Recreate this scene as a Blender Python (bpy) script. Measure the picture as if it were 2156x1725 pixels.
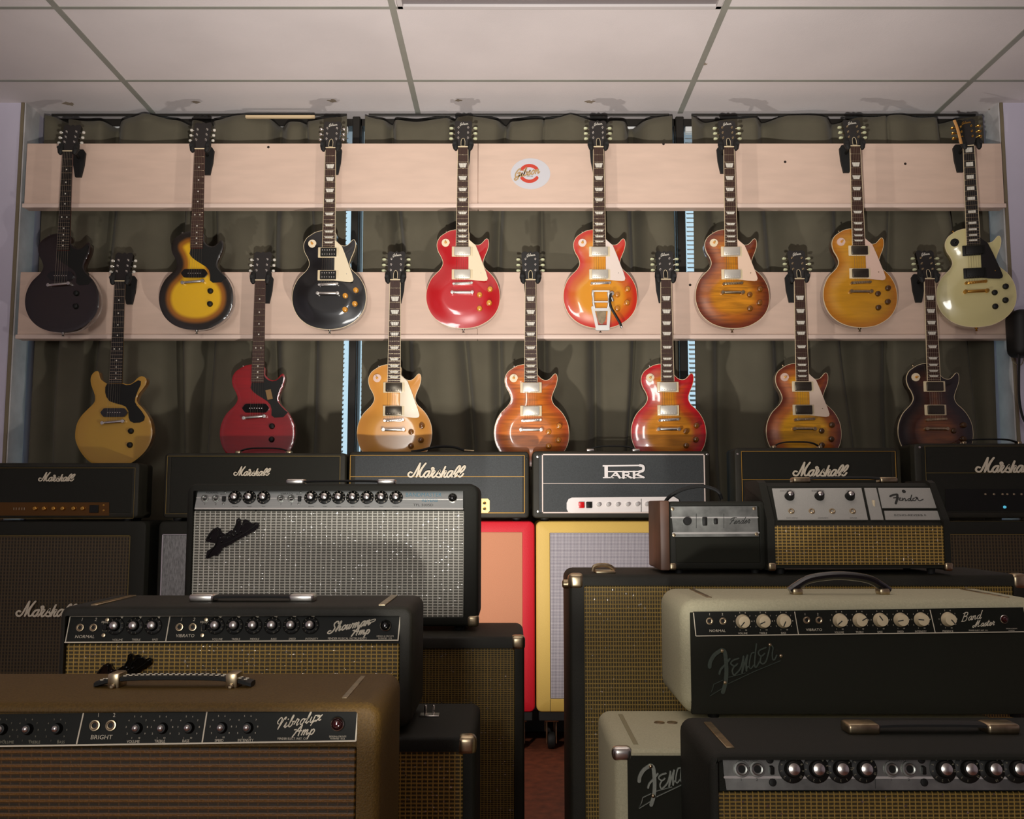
import bpy, bmesh, math, random
from mathutils import Vector, Matrix, geometry
random.seed(7)
R = math.radians
C = bpy.context.scene.collection
for o in list(bpy.data.objects): bpy.data.objects.remove(o)

# ------------------------------------------------------------------ camera, world, lights, exposure
F, PITCH, CZ = 2018.0, R(5.73), 0.955
cam_d = bpy.data.cameras.new('camera'); cam = bpy.data.objects.new('camera', cam_d); C.objects.link(cam)
cam_d.sensor_width = 36; cam_d.lens = 36*F/2156; cam_d.clip_start = .05
cam.location = (0, 0, CZ); cam.rotation_euler = (R(90)+PITCH, 0, 0)
bpy.context.scene.camera = cam
vs = bpy.context.scene.view_settings
vs.view_transform = 'Standard'; vs.look = 'None'; vs.gamma = 1; vs.use_curve_mapping = False
vs.exposure = 0.0
w = bpy.data.worlds.new('sky'); bpy.context.scene.world = w; w.use_nodes = True
w.node_tree.nodes['Background'].inputs[0].default_value = (.60, .77, .86, 1)
w.node_tree.nodes['Background'].inputs[1].default_value = 1.15

def lamp(name, kind, loc, target, power, color, **kw):
    d = bpy.data.lights.new(name, kind); d.energy = power; d.color = color
    for k, v in kw.items(): setattr(d, k, v)
    o = bpy.data.objects.new(name, d); C.objects.link(o); o.location = loc
    o.rotation_euler = (Vector(target)-Vector(loc)).to_track_quat('-Z', 'Y').to_euler()
    return o
# photographer's flash held low in the aisle, tilted up towards wall and ceiling
lamp('camera_flash', 'SPOT', (-.05, .40, .55), (.05, 3.2, 3.15), 500, (1.0, .95, .90), spot_size=R(80), spot_blend=1.0, shadow_soft_size=.03)
# low work lamp standing between the stacks, behind the tall cabinet, aimed up at the guitars
lamp('work_lamp', 'SPOT', (-.22, 2.86, .66), (.0, 4.2, 1.5), 48, (1.0, .93, .86), spot_size=R(165), spot_blend=1.0, shadow_soft_size=.025)
# unseen fill light added behind the camera, narrow and tall for streaked highlights
lamp('fill_light', 'AREA', (-.95, -2.6, 1.8), (-.1, 4.0, 1.5), 50, (1.0, .98, .94), shape='RECTANGLE', size=.45, size_y=1.6)

# ------------------------------------------------------------------ pixel -> point on a vertical (or leaning) plane
def ray(px, py):
    u = (px-1078)/F; v = (862.5-py)/F
    return Vector((u, math.cos(PITCH)-v*math.sin(PITCH), math.sin(PITCH)+v*math.cos(PITCH)))
def P(px, py, Y):
    d = ray(px, py); t = Y/d.y
    return Vector((d.x*t, Y, CZ+d.z*t))
class Plane:            # plane facing -Y, leaning back by tilt (radians) about the line Y=Y0, z=z0
    def __init__(s, Y0, z0=0, tilt=0):
        s.p = Vector((0, Y0, z0)); s.t = tilt
        s.n = Vector((0, -math.cos(tilt), math.sin(tilt))); s.up = Vector((0, math.sin(tilt), math.cos(tilt)))
        s.o = Vector((0, 0, CZ))
    def at(s, px, py, lift=0.0):
        d = ray(px, py); q = s.p+s.n*lift
        t = (q-s.o).dot(s.n)/d.dot(s.n)
        return s.o+d*t
    def mat(s, px, py, lift=0.0, roll=0.0):      # local x right, y(-) out of the plane, z up
        q = s.at(px, py, lift)
        m = Matrix(((1, 0, 0), (0, -s.n.y, s.up.y), (0, -s.n.z, s.up.z))).to_4x4()
        return Matrix.Translation(q) @ m @ Matrix.Rotation(roll, 4, 'Y')
    def ppm(s, px, py): return F/((s.at(px, py)-s.o).dot(Vector((0, math.cos(PITCH), math.sin(PITCH)))))

# ------------------------------------------------------------------ materials
MATS = {}
def srgb(c):
    return tuple(((x/255)/12.92 if x/255 <= .04045 else ((x/255+.055)/1.055)**2.4) for x in c)+(1,)
def mat(name, col, rough=.5, metal=0, coat=0, spec=.5, bump=0, bscale=300, var=0, vscale=20, stretch=None, emis=0, sheen=0, trans=0):
    if name in MATS: return MATS[name]
    m = bpy.data.materials.new(name); m.use_nodes = True; MATS[name] = m
    nt = m.node_tree; b = nt.nodes['Principled BSDF']
    c = srgb(col); b.inputs['Base Color'].default_value = c
    b.inputs['Roughness'].default_value = rough; b.inputs['Metallic'].default_value = metal
    b.inputs['Coat Weight'].default_value = coat; b.inputs['Coat Roughness'].default_value = .06
    b.inputs['Specular IOR Level'].default_value = spec
    b.inputs['Transmission Weight'].default_value = trans
    if sheen: b.inputs['Sheen Weight'].default_value = sheen
    if emis: b.inputs['Emission Color'].default_value = c; b.inputs['Emission Strength'].default_value = emis
    tc = nt.nodes.new('ShaderNodeTexCoord')
    vec = tc.outputs['Object']
    if stretch:
        mp = nt.nodes.new('ShaderNodeMapping'); mp.inputs['Scale'].default_value = stretch
        nt.links.new(vec, mp.inputs[0]); vec = mp.outputs[0]
    if var:
        n = nt.nodes.new('ShaderNodeTexNoise'); n.inputs['Scale'].default_value = vscale; n.inputs['Detail'].default_value = 5
        r = nt.nodes.new('ShaderNodeMapRange'); r.inputs[1].default_value = .3; r.inputs[2].default_value = .7
        r.inputs[3].default_value = 1-var; r.inputs[4].default_value = 1+var
        mx = nt.nodes.new('ShaderNodeVectorMath'); mx.operation = 'SCALE'; mx.inputs[0].default_value = c[:3]
        nt.links.new(vec, n.inputs['Vector']); nt.links.new(n.outputs['Fac'], r.inputs[0])
        nt.links.new(r.outputs[0], mx.inputs['Scale']); nt.links.new(mx.outputs[0], b.inputs['Base Color'])
    if bump:
        n2 = nt.nodes.new('ShaderNodeTexNoise'); n2.inputs['Scale'].default_value = bscale; n2.inputs['Detail'].default_value = 3
        bp = nt.nodes.new('ShaderNodeBump'); bp.inputs['Strength'].default_value = bump; bp.inputs['Distance'].default_value = .001
        nt.links.new(tc.outputs['Object'], n2.inputs['Vector']); nt.links.new(n2.outputs['Fac'], bp.inputs['Height'])
        nt.links.new(bp.outputs[0], b.inputs['Normal'])
    return m

def cloth(name, dark, light, cx, cz, tx=.12, tz=.3, spark=0.0, rough=.5, vbright=1.0, hbright=.75):
    """woven grille cloth: bright vertical threads every cx metres, ribs every cz metres"""
    if name in MATS: return MATS[name]
    m = bpy.data.materials.new(name); m.use_nodes = True; MATS[name] = m
    nt = m.node_tree; N = nt.nodes; L = nt.links; b = N['Principled BSDF']
    tc = N.new('ShaderNodeTexCoord'); sp = N.new('ShaderNodeSeparateXYZ'); L.new(tc.outputs['Object'], sp.inputs[0])
    def mth(op, a, bb=None, c=None):
        n = N.new('ShaderNodeMath'); n.operation = op
        for i, x in enumerate((a, bb, c)):
            if x is None: continue
            if isinstance(x, (int, float)): n.inputs[i].default_value = x
            else: L.new(x, n.inputs[i])
        return n.outputs[0]
    nz = N.new('ShaderNodeTexNoise'); nz.inputs['Scale'].default_value = 60; L.new(tc.outputs['Object'], nz.inputs['Vector'])
    jit = mth('MULTIPLY', mth('SUBTRACT', nz.outputs['Fac'], .5), .08)
    def stripe(src, period, width):          # 1 on the thread, 0 between
        fr = mth('FRACT', mth('ADD', mth('DIVIDE', src, period), jit))
        d = mth('ABSOLUTE', mth('SUBTRACT', fr, .5))
        n = N.new('ShaderNodeMapRange'); n.interpolation_type = 'SMOOTHSTEP'
        n.inputs[1].default_value = width*.5+.1; n.inputs[2].default_value = width*.5-.03; L.new(d, n.inputs[0])
        return n.outputs[0]
    v = stripe(sp.outputs['X'], cx, tx); h = stripe(sp.outputs['Z'], cz, tz)
    rib = mth('MULTIPLY', stripe(sp.outputs['Z'], cz/3, .45), .18)
    n3 = N.new('ShaderNodeTexNoise'); n3.inputs['Scale'].default_value = 420; L.new(tc.outputs['Object'], n3.inputs['Vector'])
    k = mth('MAXIMUM', mth('MULTIPLY', v, vbright), mth('MULTIPLY', h, hbright)); k = mth('MAXIMUM', k, rib)
    k = mth('MULTIPLY', k, mth('ADD', mth('MULTIPLY', n3.outputs['Fac'], 1.1), .4))
    mx = N.new('ShaderNodeMix'); mx.data_type = 'RGBA'
    mx.inputs[6].default_value = srgb(dark); mx.inputs[7].default_value = srgb(light)
    L.new(k, mx.inputs[0]); L.new(mx.outputs[2], b.inputs['Base Color'])
    b.inputs['Roughness'].default_value = rough
    if spark:
        vor = N.new('ShaderNodeTexVoronoi'); vor.inputs['Scale'].default_value = 320; L.new(tc.outputs['Object'], vor.inputs['Vector'])
        wn = N.new('ShaderNodeTexWhiteNoise'); L.new(vor.outputs['Position'], wn.inputs['Vector'])
        gt = mth('MULTIPLY', mth('GREATER_THAN', wn.outputs['Value'], 1-spark*.22), mth('MAXIMUM', v, h))
        L.new(gt, b.inputs['Metallic']); rr = mth('SUBTRACT', rough, mth('MULTIPLY', gt, rough-.22)); L.new(rr, b.inputs['Roughness'])
        mx2 = N.new('ShaderNodeMix'); mx2.data_type = 'RGBA'; L.new(gt, mx2.inputs[0]); L.new(mx.outputs[2], mx2.inputs[6])
        lc = srgb(light); mx2.inputs[7].default_value = tuple(min(1, x*.5+.5) for x in lc[:3])+(1,)
        L.new(mx2.outputs[2], b.inputs['Base Color'])
    bp = N.new('ShaderNodeBump'); bp.inputs['Strength'].default_value = .5; bp.inputs['Distance'].default_value = .0012
    L.new(k, bp.inputs['Height']); L.new(bp.outputs[0], b.inputs['Normal'])
    return m

TOLEX = mat('black_tolex', (29, 29, 21), .7, bump=.5, bscale=600, spec=.35)
TOLEX2 = mat('worn_black_tolex', (37, 35, 25), .6, bump=.5, bscale=600, spec=.4, var=.25, vscale=14)
SLATE = mat('slate_vinyl', (56, 60, 61), .6, bump=.4, bscale=500, spec=.4, var=.18, vscale=200)
CREAM = mat('cream_tolex', (188, 182, 150), .6, bump=.9, bscale=420, spec=.35, var=.08, vscale=260)
BROWN = mat('brown_tolex', (94, 70, 26), .6, bump=.9, bscale=420, spec=.35, var=.2, vscale=300)
CHROME = mat('chrome', (228, 224, 216), .27, 1, var=.12, vscale=60)
AGED = mat('aged_nickel', (190, 172, 140), .3, 1, var=.3, vscale=50)
GOLD = mat('gold_plate', (214, 164, 80), .28, 1)
BRUSH = mat('brushed_aluminium', (178, 180, 176), .34, .85, var=.08, vscale=400, stretch=(.03, 1, 1))
BRUSHD = mat('scratched_aluminium', (150, 152, 146), .36, .9, var=.35, vscale=25)
SILVERP = mat('matte_silver_plate', (176, 174, 166), .5, .25, var=.05, vscale=500)
BLACKP = mat('black_panel', (24, 25, 19), .55, spec=.2, var=.2, vscale=12)
BLKGLOSS = mat('black_gloss_plastic', (12, 12, 10), .12, spec=.6, coat=.6)
BLKCHR = mat('dark_chrome', (70, 70, 66), .16, .9)
BLKPL = mat('black_plastic', (20, 20, 17), .5, spec=.3)
FACE = mat('black_face_vinyl', (32, 32, 22), .7, spec=.25, bump=.3, bscale=600)
RUBBER = mat('black_rubber', (20, 20, 18), .7)
INK = mat('cream_ink', (225, 214, 190), .6)
DIMINK = mat('dim_ink', (140, 134, 112), .6)
INKD = mat('dark_ink', (40, 40, 36), .6)
BLUEINK = mat('blue_ink', (84, 132, 150), .6)
WHITEPL = mat('white_plastic', (238, 232, 228), .4)
CREAMPL = mat('cream_plastic', (226, 208, 170), .35, coat=.2)
PIPEW = mat('white_piping', (226, 210, 200), .5)
PIPEG = mat('gold_piping', (190, 145, 62), .4, .3)
PIPED = mat('dull_gold_piping', (118, 100, 52), .5, .2)
REDT = mat('red_tolex', (204, 18, 38), .55, bump=.6, bscale=420, spec=.4)
YELT = mat('yellow_tolex', (212, 178, 90), .55, bump=.6, bscale=420, spec=.4)
SALMON = mat('salmon_grille_cloth', (196, 134, 100), .8, var=.1, vscale=500, bump=.3, bscale=700)
REDJ = mat('red_jewel', (60, 8, 8), .08, coat=1, spec=.8)
REDROCK = mat('red_rocker', (210, 20, 26), .25, coat=.5)
AMBER = mat('amber_plastic', (214, 148, 50), .25, coat=.5)
DKAMBER = mat('dark_amber_plastic', (120, 72, 16), .25, coat=.5)
PEARL = mat('pearl_inlay', (214, 210, 196), .3, coat=.5, var=.15, vscale=120)
ROSE = mat('rosewood', (58, 34, 24), .45, var=.3, vscale=60, stretch=(6, 1, .6))
EBONY = mat('ebony', (22, 18, 16), .35)
MAHOG = mat('mahogany_neck', (92, 34, 22), .3, coat=.5, var=.15, vscale=40, stretch=(5, 5, .6))
FRETM = mat('fret_wire', (205, 190, 160), .25, 1)
STRINGM = mat('string_steel', (180, 170, 150), .35, 1)
GOLDCLOTH = cloth('gold_grille_cloth', (32, 29, 12), (206, 166, 80), .0101, .0072, spark=.1, rough=.5)
GOLDCLOTH2 = cloth('fine_gold_grille_cloth', (28, 26, 12), (170, 138, 64), .0080, .0052, spark=.05)
TWEED = cloth('olive_gold_grille_cloth', (40, 35, 14), (176, 144, 68), .0061, .0095, tx=.3, tz=.16, spark=.04, vbright=.8, hbright=1.0)
SILVERCLOTH = cloth('silver_grille_cloth', (62, 59, 42), (240, 236, 220), .0132, .0070, tx=.13, tz=.30, spark=.08, vbright=1, hbright=.8)
BROWNCLOTH = cloth('brown_grille_cloth', (36, 29, 13), (128, 84, 24), .0135, .0092, tx=.1, tz=.35, vbright=.35, hbright=.8)
BASKET = cloth('dark_basket_cloth', (26, 22, 12), (84, 68, 40), .0125, .0135, tx=.35, tz=.3)
def checker(name, a, b_, s):
    m = bpy.data.materials.new(name); m.use_nodes = True; nt = m.node_tree; b = nt.nodes['Principled BSDF']
    tc = nt.nodes.new('ShaderNodeTexCoord'); mp = nt.nodes.new('ShaderNodeMapping'); mp.inputs['Rotation'].default_value = (0, R(45), 0)
    ck = nt.nodes.new('ShaderNodeTexChecker'); ck.inputs['Scale'].default_value = s
    ck.inputs[1].default_value = srgb(a); ck.inputs[2].default_value = srgb(b_)
    nt.links.new(tc.outputs['Object'], mp.inputs[0]); nt.links.new(mp.outputs[0], ck.inputs[0]); nt.links.new(ck.outputs[0], b.inputs['Base Color'])
    b.inputs['Roughness'].default_value = .8
    return m
GREYCK = checker('grey_checker_cloth', (190, 184, 188), (118, 114, 124), 250)
GREYCLOTH = mat('grey_grille_cloth', (128, 128, 128), .8, var=.35, vscale=260, stretch=(1, 1, .25))

# ------------------------------------------------------------------ mesh helpers
def obj(name, bm, m, parent=None, world=None, sharp=38):
    me = bm if isinstance(bm, bpy.types.Mesh) else to_mesh(name, bm, sharp)
    o = bpy.data.objects.new(name, me); C.objects.link(o)
    ms = m if isinstance(m, (list, tuple)) else [m]
    if not len(me.materials):
        for x in ms: me.materials.append(x)
    if parent: o.parent = parent
    if world is not None:
        o.matrix_local = (W(parent).inverted() @ world) if parent else world
    return o
def W(o):
    m = o.matrix_basis.copy()
    while o.parent: o = o.parent; m = o.matrix_basis @ m
    return m
def to_mesh(name, bm, sharp=38):
    bm.normal_update()
    for f in bm.faces: f.smooth = True
    for e in bm.edges:
        if len(e.link_faces) == 2 and e.calc_face_angle(0) > R(sharp): e.smooth = False
    me = bpy.data.meshes.new(name); bm.to_mesh(me); bm.free(); return me
def thing(name, label, cat, loc=(0, 0, 0), rotz=0, group=None):
    o = bpy.data.objects.new(name, None); C.objects.link(o); o.location = loc; o.rotation_euler = (0, 0, rotz)
    o.empty_display_size = .05; o['label'] = label; o['category'] = cat
    if group: o['group'] = group
    return o
def tag(o, label, cat, group=None):
    o['label'] = label; o['category'] = cat
    if group: o['group'] = group
    return o
def struct(name, bm, m, parent=None):
    o = obj(name, bm, m, parent)
    if not parent: o['kind'] = 'structure'
    return o
def B(): return bmesh.new()
def box(bm, x0, x1, y0, y1, z0, z1, r=0, seg=2, M=None):
    g = bmesh.ops.create_cube(bm, size=1)['verts']
    for v in g:
        v.co = Vector(((x0+x1)/2+v.co.x*(x1-x0), (y0+y1)/2+v.co.y*(y1-y0), (z0+z1)/2+v.co.z*(z1-z0)))
    if r:
        es = {e for v in g for e in v.link_edges}
        res = bmesh.ops.bevel(bm, geom=list(es), offset=min(r, .49*min(abs(x1-x0), abs(y1-y0), abs(z1-z0))), segments=seg, affect='EDGES', profile=.5)
        g = list({v for f in res['faces'] for v in f.verts} | {v for v in g if v.is_valid})
    if M: bmesh.ops.transform(bm, matrix=M, verts=g)
    return g
def lathe(bm, prof, n=24, M=None):
    """prof: list of (radius, depth); axis is local -Y (depth grows towards the viewer)"""
    rings = []
    vs_ = []
    for r, d in prof:
        if r < 1e-6: ring = [bm.verts.new((0, -d, 0))]
        else: ring = [bm.verts.new((r*math.cos(2*math.pi*i/n), -d, r*math.sin(2*math.pi*i/n))) for i in range(n)]
        rings.append(ring); vs_ += ring
    for a, b_ in zip(rings, rings[1:]):
        for i in range(n):
            j = (i+1) % n
            if len(a) == 1 and len(b_) == 1: continue
            if len(a) == 1: bm.faces.new((a[0], b_[i], b_[j]))
            elif len(b_) == 1: bm.faces.new((a[j], a[i], b_[0]))
            else: bm.faces.new((a[j], a[i], b_[i], b_[j]))
    if M: bmesh.ops.transform(bm, matrix=M, verts=vs_)
    return vs_
def tube(bm, pts, r, n=8, flat=1.0, closed=False):
    pts = [Vector(p) for p in pts]; rings = []
    N = len(pts); up = Vector((0, -1, 0))
    for i, p in enumerate(pts):
        if closed: t = (pts[(i+1) % N]-pts[i-1])
        else: t = pts[min(i+1, N-1)]-pts[max(i-1, 0)]
        t.normalize()
        a = t.cross(up)
        if a.length < .1: a = t.cross(Vector((1, 0, 0)))
        a.normalize(); b_ = a.cross(t).normalized()
        rr = r[i] if isinstance(r, (list, tuple)) else r
        rings.append([bm.verts.new(p+a*rr*math.cos(2*math.pi*k/n)+b_*rr*flat*math.sin(2*math.pi*k/n)) for k in range(n)])
    rng = range(N) if closed else range(N-1)
    for i in rng:
        a, b_ = rings[i], rings[(i+1) % N]
        for k in range(n): bm.faces.new((a[k], a[(k+1) % n], b_[(k+1) % n], b_[k]))
    if not closed:
        bm.faces.new(rings[0][::-1]); bm.faces.new(rings[-1])
def smooth_pts(pts, k=6, closed=False):
    """Catmull-Rom through 2D or 3D points"""
    n = len(pts); out = []
    if n < 3 and not closed: return [tuple(p) for p in pts]
    rng = range(n) if closed else range(n-1)
    for i in rng:
        if closed: p0, p1, p2, p3 = pts[i-1], pts[i], pts[(i+1) % n], pts[(i+2) % n]
        else: p0, p1, p2, p3 = pts[max(i-1, 0)], pts[i], pts[i+1], pts[min(i+2, n-1)]
        for s in range(k):
            t = s/k
            out.append(tuple(.5*((2*b_)+(-a+c)*t+(2*a-5*b_+4*c-d)*t*t+(-a+3*b_-3*c+d)*t**3) for a, b_, c, d in zip(p0, p1, p2, p3)))
    if not closed: out.append(tuple(pts[-1]))
    return out
def prism(bm, poly, y0, y1, M=None, bev=0):
    """2D polygon (x,z) extruded from y0 (front, smaller) to y1 (back)"""
    A = [bm.verts.new((x, y0, z)) for x, z in poly]; Bk = [bm.verts.new((x, y1, z)) for x, z in poly]
    area = sum(poly[i-1][0]*poly[i][1]-poly[i][0]*poly[i-1][1] for i in range(len(poly)))
    n = len(poly)
    tris = geometry.tessellate_polygon([[Vector((x, z, 0)) for x, z in poly]])
    for t in tris:
        a, b_, c = t
        cr = (poly[b_][0]-poly[a][0])*(poly[c][1]-poly[a][1])-(poly[c][0]-poly[a][0])*(poly[b_][1]-poly[a][1])
        if abs(cr) < 1e-12: continue
        if cr < 0: a, c = c, a
        try:
            bm.faces.new((A[a], A[b_], A[c])); bm.faces.new((Bk[c], Bk[b_], Bk[a]))
        except ValueError: pass
    for i in range(n):
        j = (i+1) % n
        q = (A[i], Bk[i], Bk[j], A[j]) if area > 0 else (A[j], Bk[j], Bk[i], A[i])
        bm.faces.new(q)
    if M: bmesh.ops.transform(bm, matrix=M, verts=A+Bk)
    return A+Bk
STK = [0]
def stroke(bm, pts, wd, y0, y1, k=6, taper=None, M=None, smooth=True):
    """flat pen stroke along 2D points, round ends, extruded y0..y1"""
    STK[0] = (STK[0]+1) % 9; y0 -= STK[0]*.00004
    p = smooth_pts(pts, k) if smooth else [tuple(q) for q in pts]
    q = [p[0]]
    for a in p[1:]:
        if (a[0]-q[-1][0])**2+(a[1]-q[-1][1])**2 > (wd*.08)**2: q.append(a)
    p = q
    if len(p) < 2: p = [p[0], (p[0][0]+wd*.01, p[0][1])]
    n = len(p); Lf = []; Rt = []; vs_ = []
    for i in range(n):
        a = Vector(p[max(i-1, 0)]); b_ = Vector(p[min(i+1, n-1)]); t = (b_-a)
        t = t.normalized() if t.length else Vector((1, 0))
        nn = Vector((-t.y, t.x)); f = 1 if taper is None else taper[0]+(taper[1]-taper[0])*i/(n-1)
        c = Vector(p[i]); Lf.append(c+nn*wd/2*f); Rt.append(c-nn*wd/2*f)
    def cap(c, a0, rr): return [c+Vector((math.cos(a0+R(s)), math.sin(a0+R(s))))*rr for s in (-60, -30, 0, 30, 60)]
    t0 = (Vector(p[0])-Vector(p[1])); t1 = (Vector(p[-1])-Vector(p[-2]))
    f0 = 1 if taper is None else taper[0]; f1 = 1 if taper is None else taper[1]
    rows = []
    for i in range(n): rows.append((Lf[i], Rt[i]))
    def vv(c, y): v = bm.verts.new((c.x, y, c.y)); vs_.append(v); return v
    fr = [(vv(a, y0), vv(b_, y0)) for a, b_ in rows]; bk = [(vv(a, y1), vv(b_, y1)) for a, b_ in rows]
    for i in range(n-1):
        bm.faces.new((fr[i][0], fr[i][1], fr[i+1][1], fr[i+1][0]))
        bm.faces.new((fr[i][1], bk[i][1], bk[i+1][1], fr[i+1][1]))
        bm.faces.new((fr[i+1][0], bk[i+1][0], bk[i][0], fr[i][0]))
    for i, t, f, rev in ((0, t0, f0, False), (n-1, t1, f1, True)):
        a0 = math.atan2(t.y, t.x); cp = cap(Vector(p[i]), a0, wd/2*f)
        cf = [vv(c, y0) for c in cp]; cb = [vv(c, y1) for c in cp]
        a, b_ = fr[i]; a2, b2 = bk[i]
        # for start: going Rt -> cap(-60..60) -> Lf ; for end: Lf/Rt swap
        s, e, s2, e2 = (a, b_, a2, b2) if not rev else (b_, a, b2, a2)
        loop = [s]+cf+[e]; lb = [s2]+cb+[e2]
        bm.faces.new(loop)
        for x in range(len(loop)-1): bm.faces.new((loop[x+1], loop[x], lb[x], lb[x+1]))
    if M: bmesh.ops.transform(bm, matrix=M, verts=vs_)
    return vs_
TXT = {}
def text_geo(s):
    if s in TXT: return TXT[s]
    cu = bpy.data.curves.new('t', 'FONT'); cu.body = s; cu.size = 1.4; cu.resolution_u = 2; cu.fill_mode = 'FRONT'
    o = bpy.data.objects.new('t', cu); C.objects.link(o)
    bpy.context.view_layer.update()
    dg = bpy.context.evaluated_depsgraph_get(); me = o.evaluated_get(dg).to_mesh()
    vs_ = [(v.co.x, v.co.y) for v in me.vertices]; fs = [tuple(p.vertices) for p in me.polygons]
    o.evaluated_get(dg).to_mesh_clear(); bpy.data.objects.remove(o); bpy.data.curves.remove(cu)
    TXT[s] = (vs_, fs); return TXT[s]
def text(bm, s, M, h, align='c', shear=0, xs=1.0, bold=0):
    """cap height h metres, laid on the plane frame M (x right, z up, -y out)"""
    vs_, fs = text_geo(s)
    xs0 = [v[0] for v in vs_]; wdt = max(xs0)-min(xs0); off = {'c': -(max(xs0)+min(xs0))/2, 'l': -min(xs0), 'r': -max(xs0)}[align]
    vv = [bm.verts.new(M @ Vector((((x+off)*xs+(z*shear))*h, 0, z*h))) for x, z in vs_]
    for f in fs:
        try: bm.faces.new([vv[i] for i in f])
        except ValueError: pass
def shell(bm, x0, x1, z0, z1, y0, depth, wl, wr, wt, wb, recess, r=.018, bev=.006, back=True, topslope=0):
    """open-fronted amplifier cabinet with rounded corners, walls wl/wr/wt/wb, front recess"""
    def rr(a0, a1, c0, c1, rad, n=5):
        out = []
        for cx, cz, s in ((a1-rad, c1-rad, 0), (a0+rad, c1-rad, 90), (a0+rad, c0+rad, 180), (a1-rad, c0+rad, 270)):
            for k in range(n+1):
                a = R(s+90*k/n); out.append((cx+rad*math.cos(a), cz+rad*math.sin(a)))
        return out
    loops = [(rr(x0, x1, z0, z1, r), y0+depth-bev), (rr(x0, x1, z0, z1, r), y0+bev), (rr(x0+bev*.35, x1-bev*.35, z0+bev*.35, z1-bev*.35, r-bev*.35), y0+bev*.35), (rr(x0+bev, x1-bev, z0+bev, z1-bev, max(.002, r-bev)), y0),
             (rr(x0+wl, x1-wr, z0+wb, z1-wt, .003), y0), (rr(x0+wl, x1-wr, z0+wb, z1-wt, .003), y0+recess)]
    rings = [[bm.verts.new((x, y, z)) for x, z in lp] for lp, y in loops]
    n = len(rings[0])
    for a, b_ in zip(rings, rings[1:]):
        for i in range(n):
            j = (i+1) % n; bm.faces.new((a[i], a[j], b_[j], b_[i]))
    bm.faces.new(rings[-1])
    bk = [bm.verts.new((x, y0+depth, z)) for x, z in rr(x0+bev, x1-bev, z0+bev, z1-bev, max(.002, r-bev))]
    for i in range(n):
        j = (i+1) % n; bm.faces.new((bk[i], bk[j], rings[0][j], rings[0][i]))
    bm.faces.new(bk[::-1])
    bmesh.ops.recalc_face_normals(bm, faces=bm.faces)
def frame_line(bm, x0, x1, z0, z1, y, wd, th=.003, sides='lrtb'):
    """thin piping rectangle standing on plane y (front face at y-th)"""
    if 't' in sides: box(bm, x0, x1, y-th, y, z1-wd, z1, .0008, 1)
    if 'b' in sides: box(bm, x0, x1, y-th, y, z0, z0+wd, .0008, 1)
    if 'l' in sides: box(bm, x0, x0+wd, y-th, y, z0, z1, .0008, 1)
    if 'r' in sides: box(bm, x1-wd, x1, y-th, y, z0, z1, .0008, 1)
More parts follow.
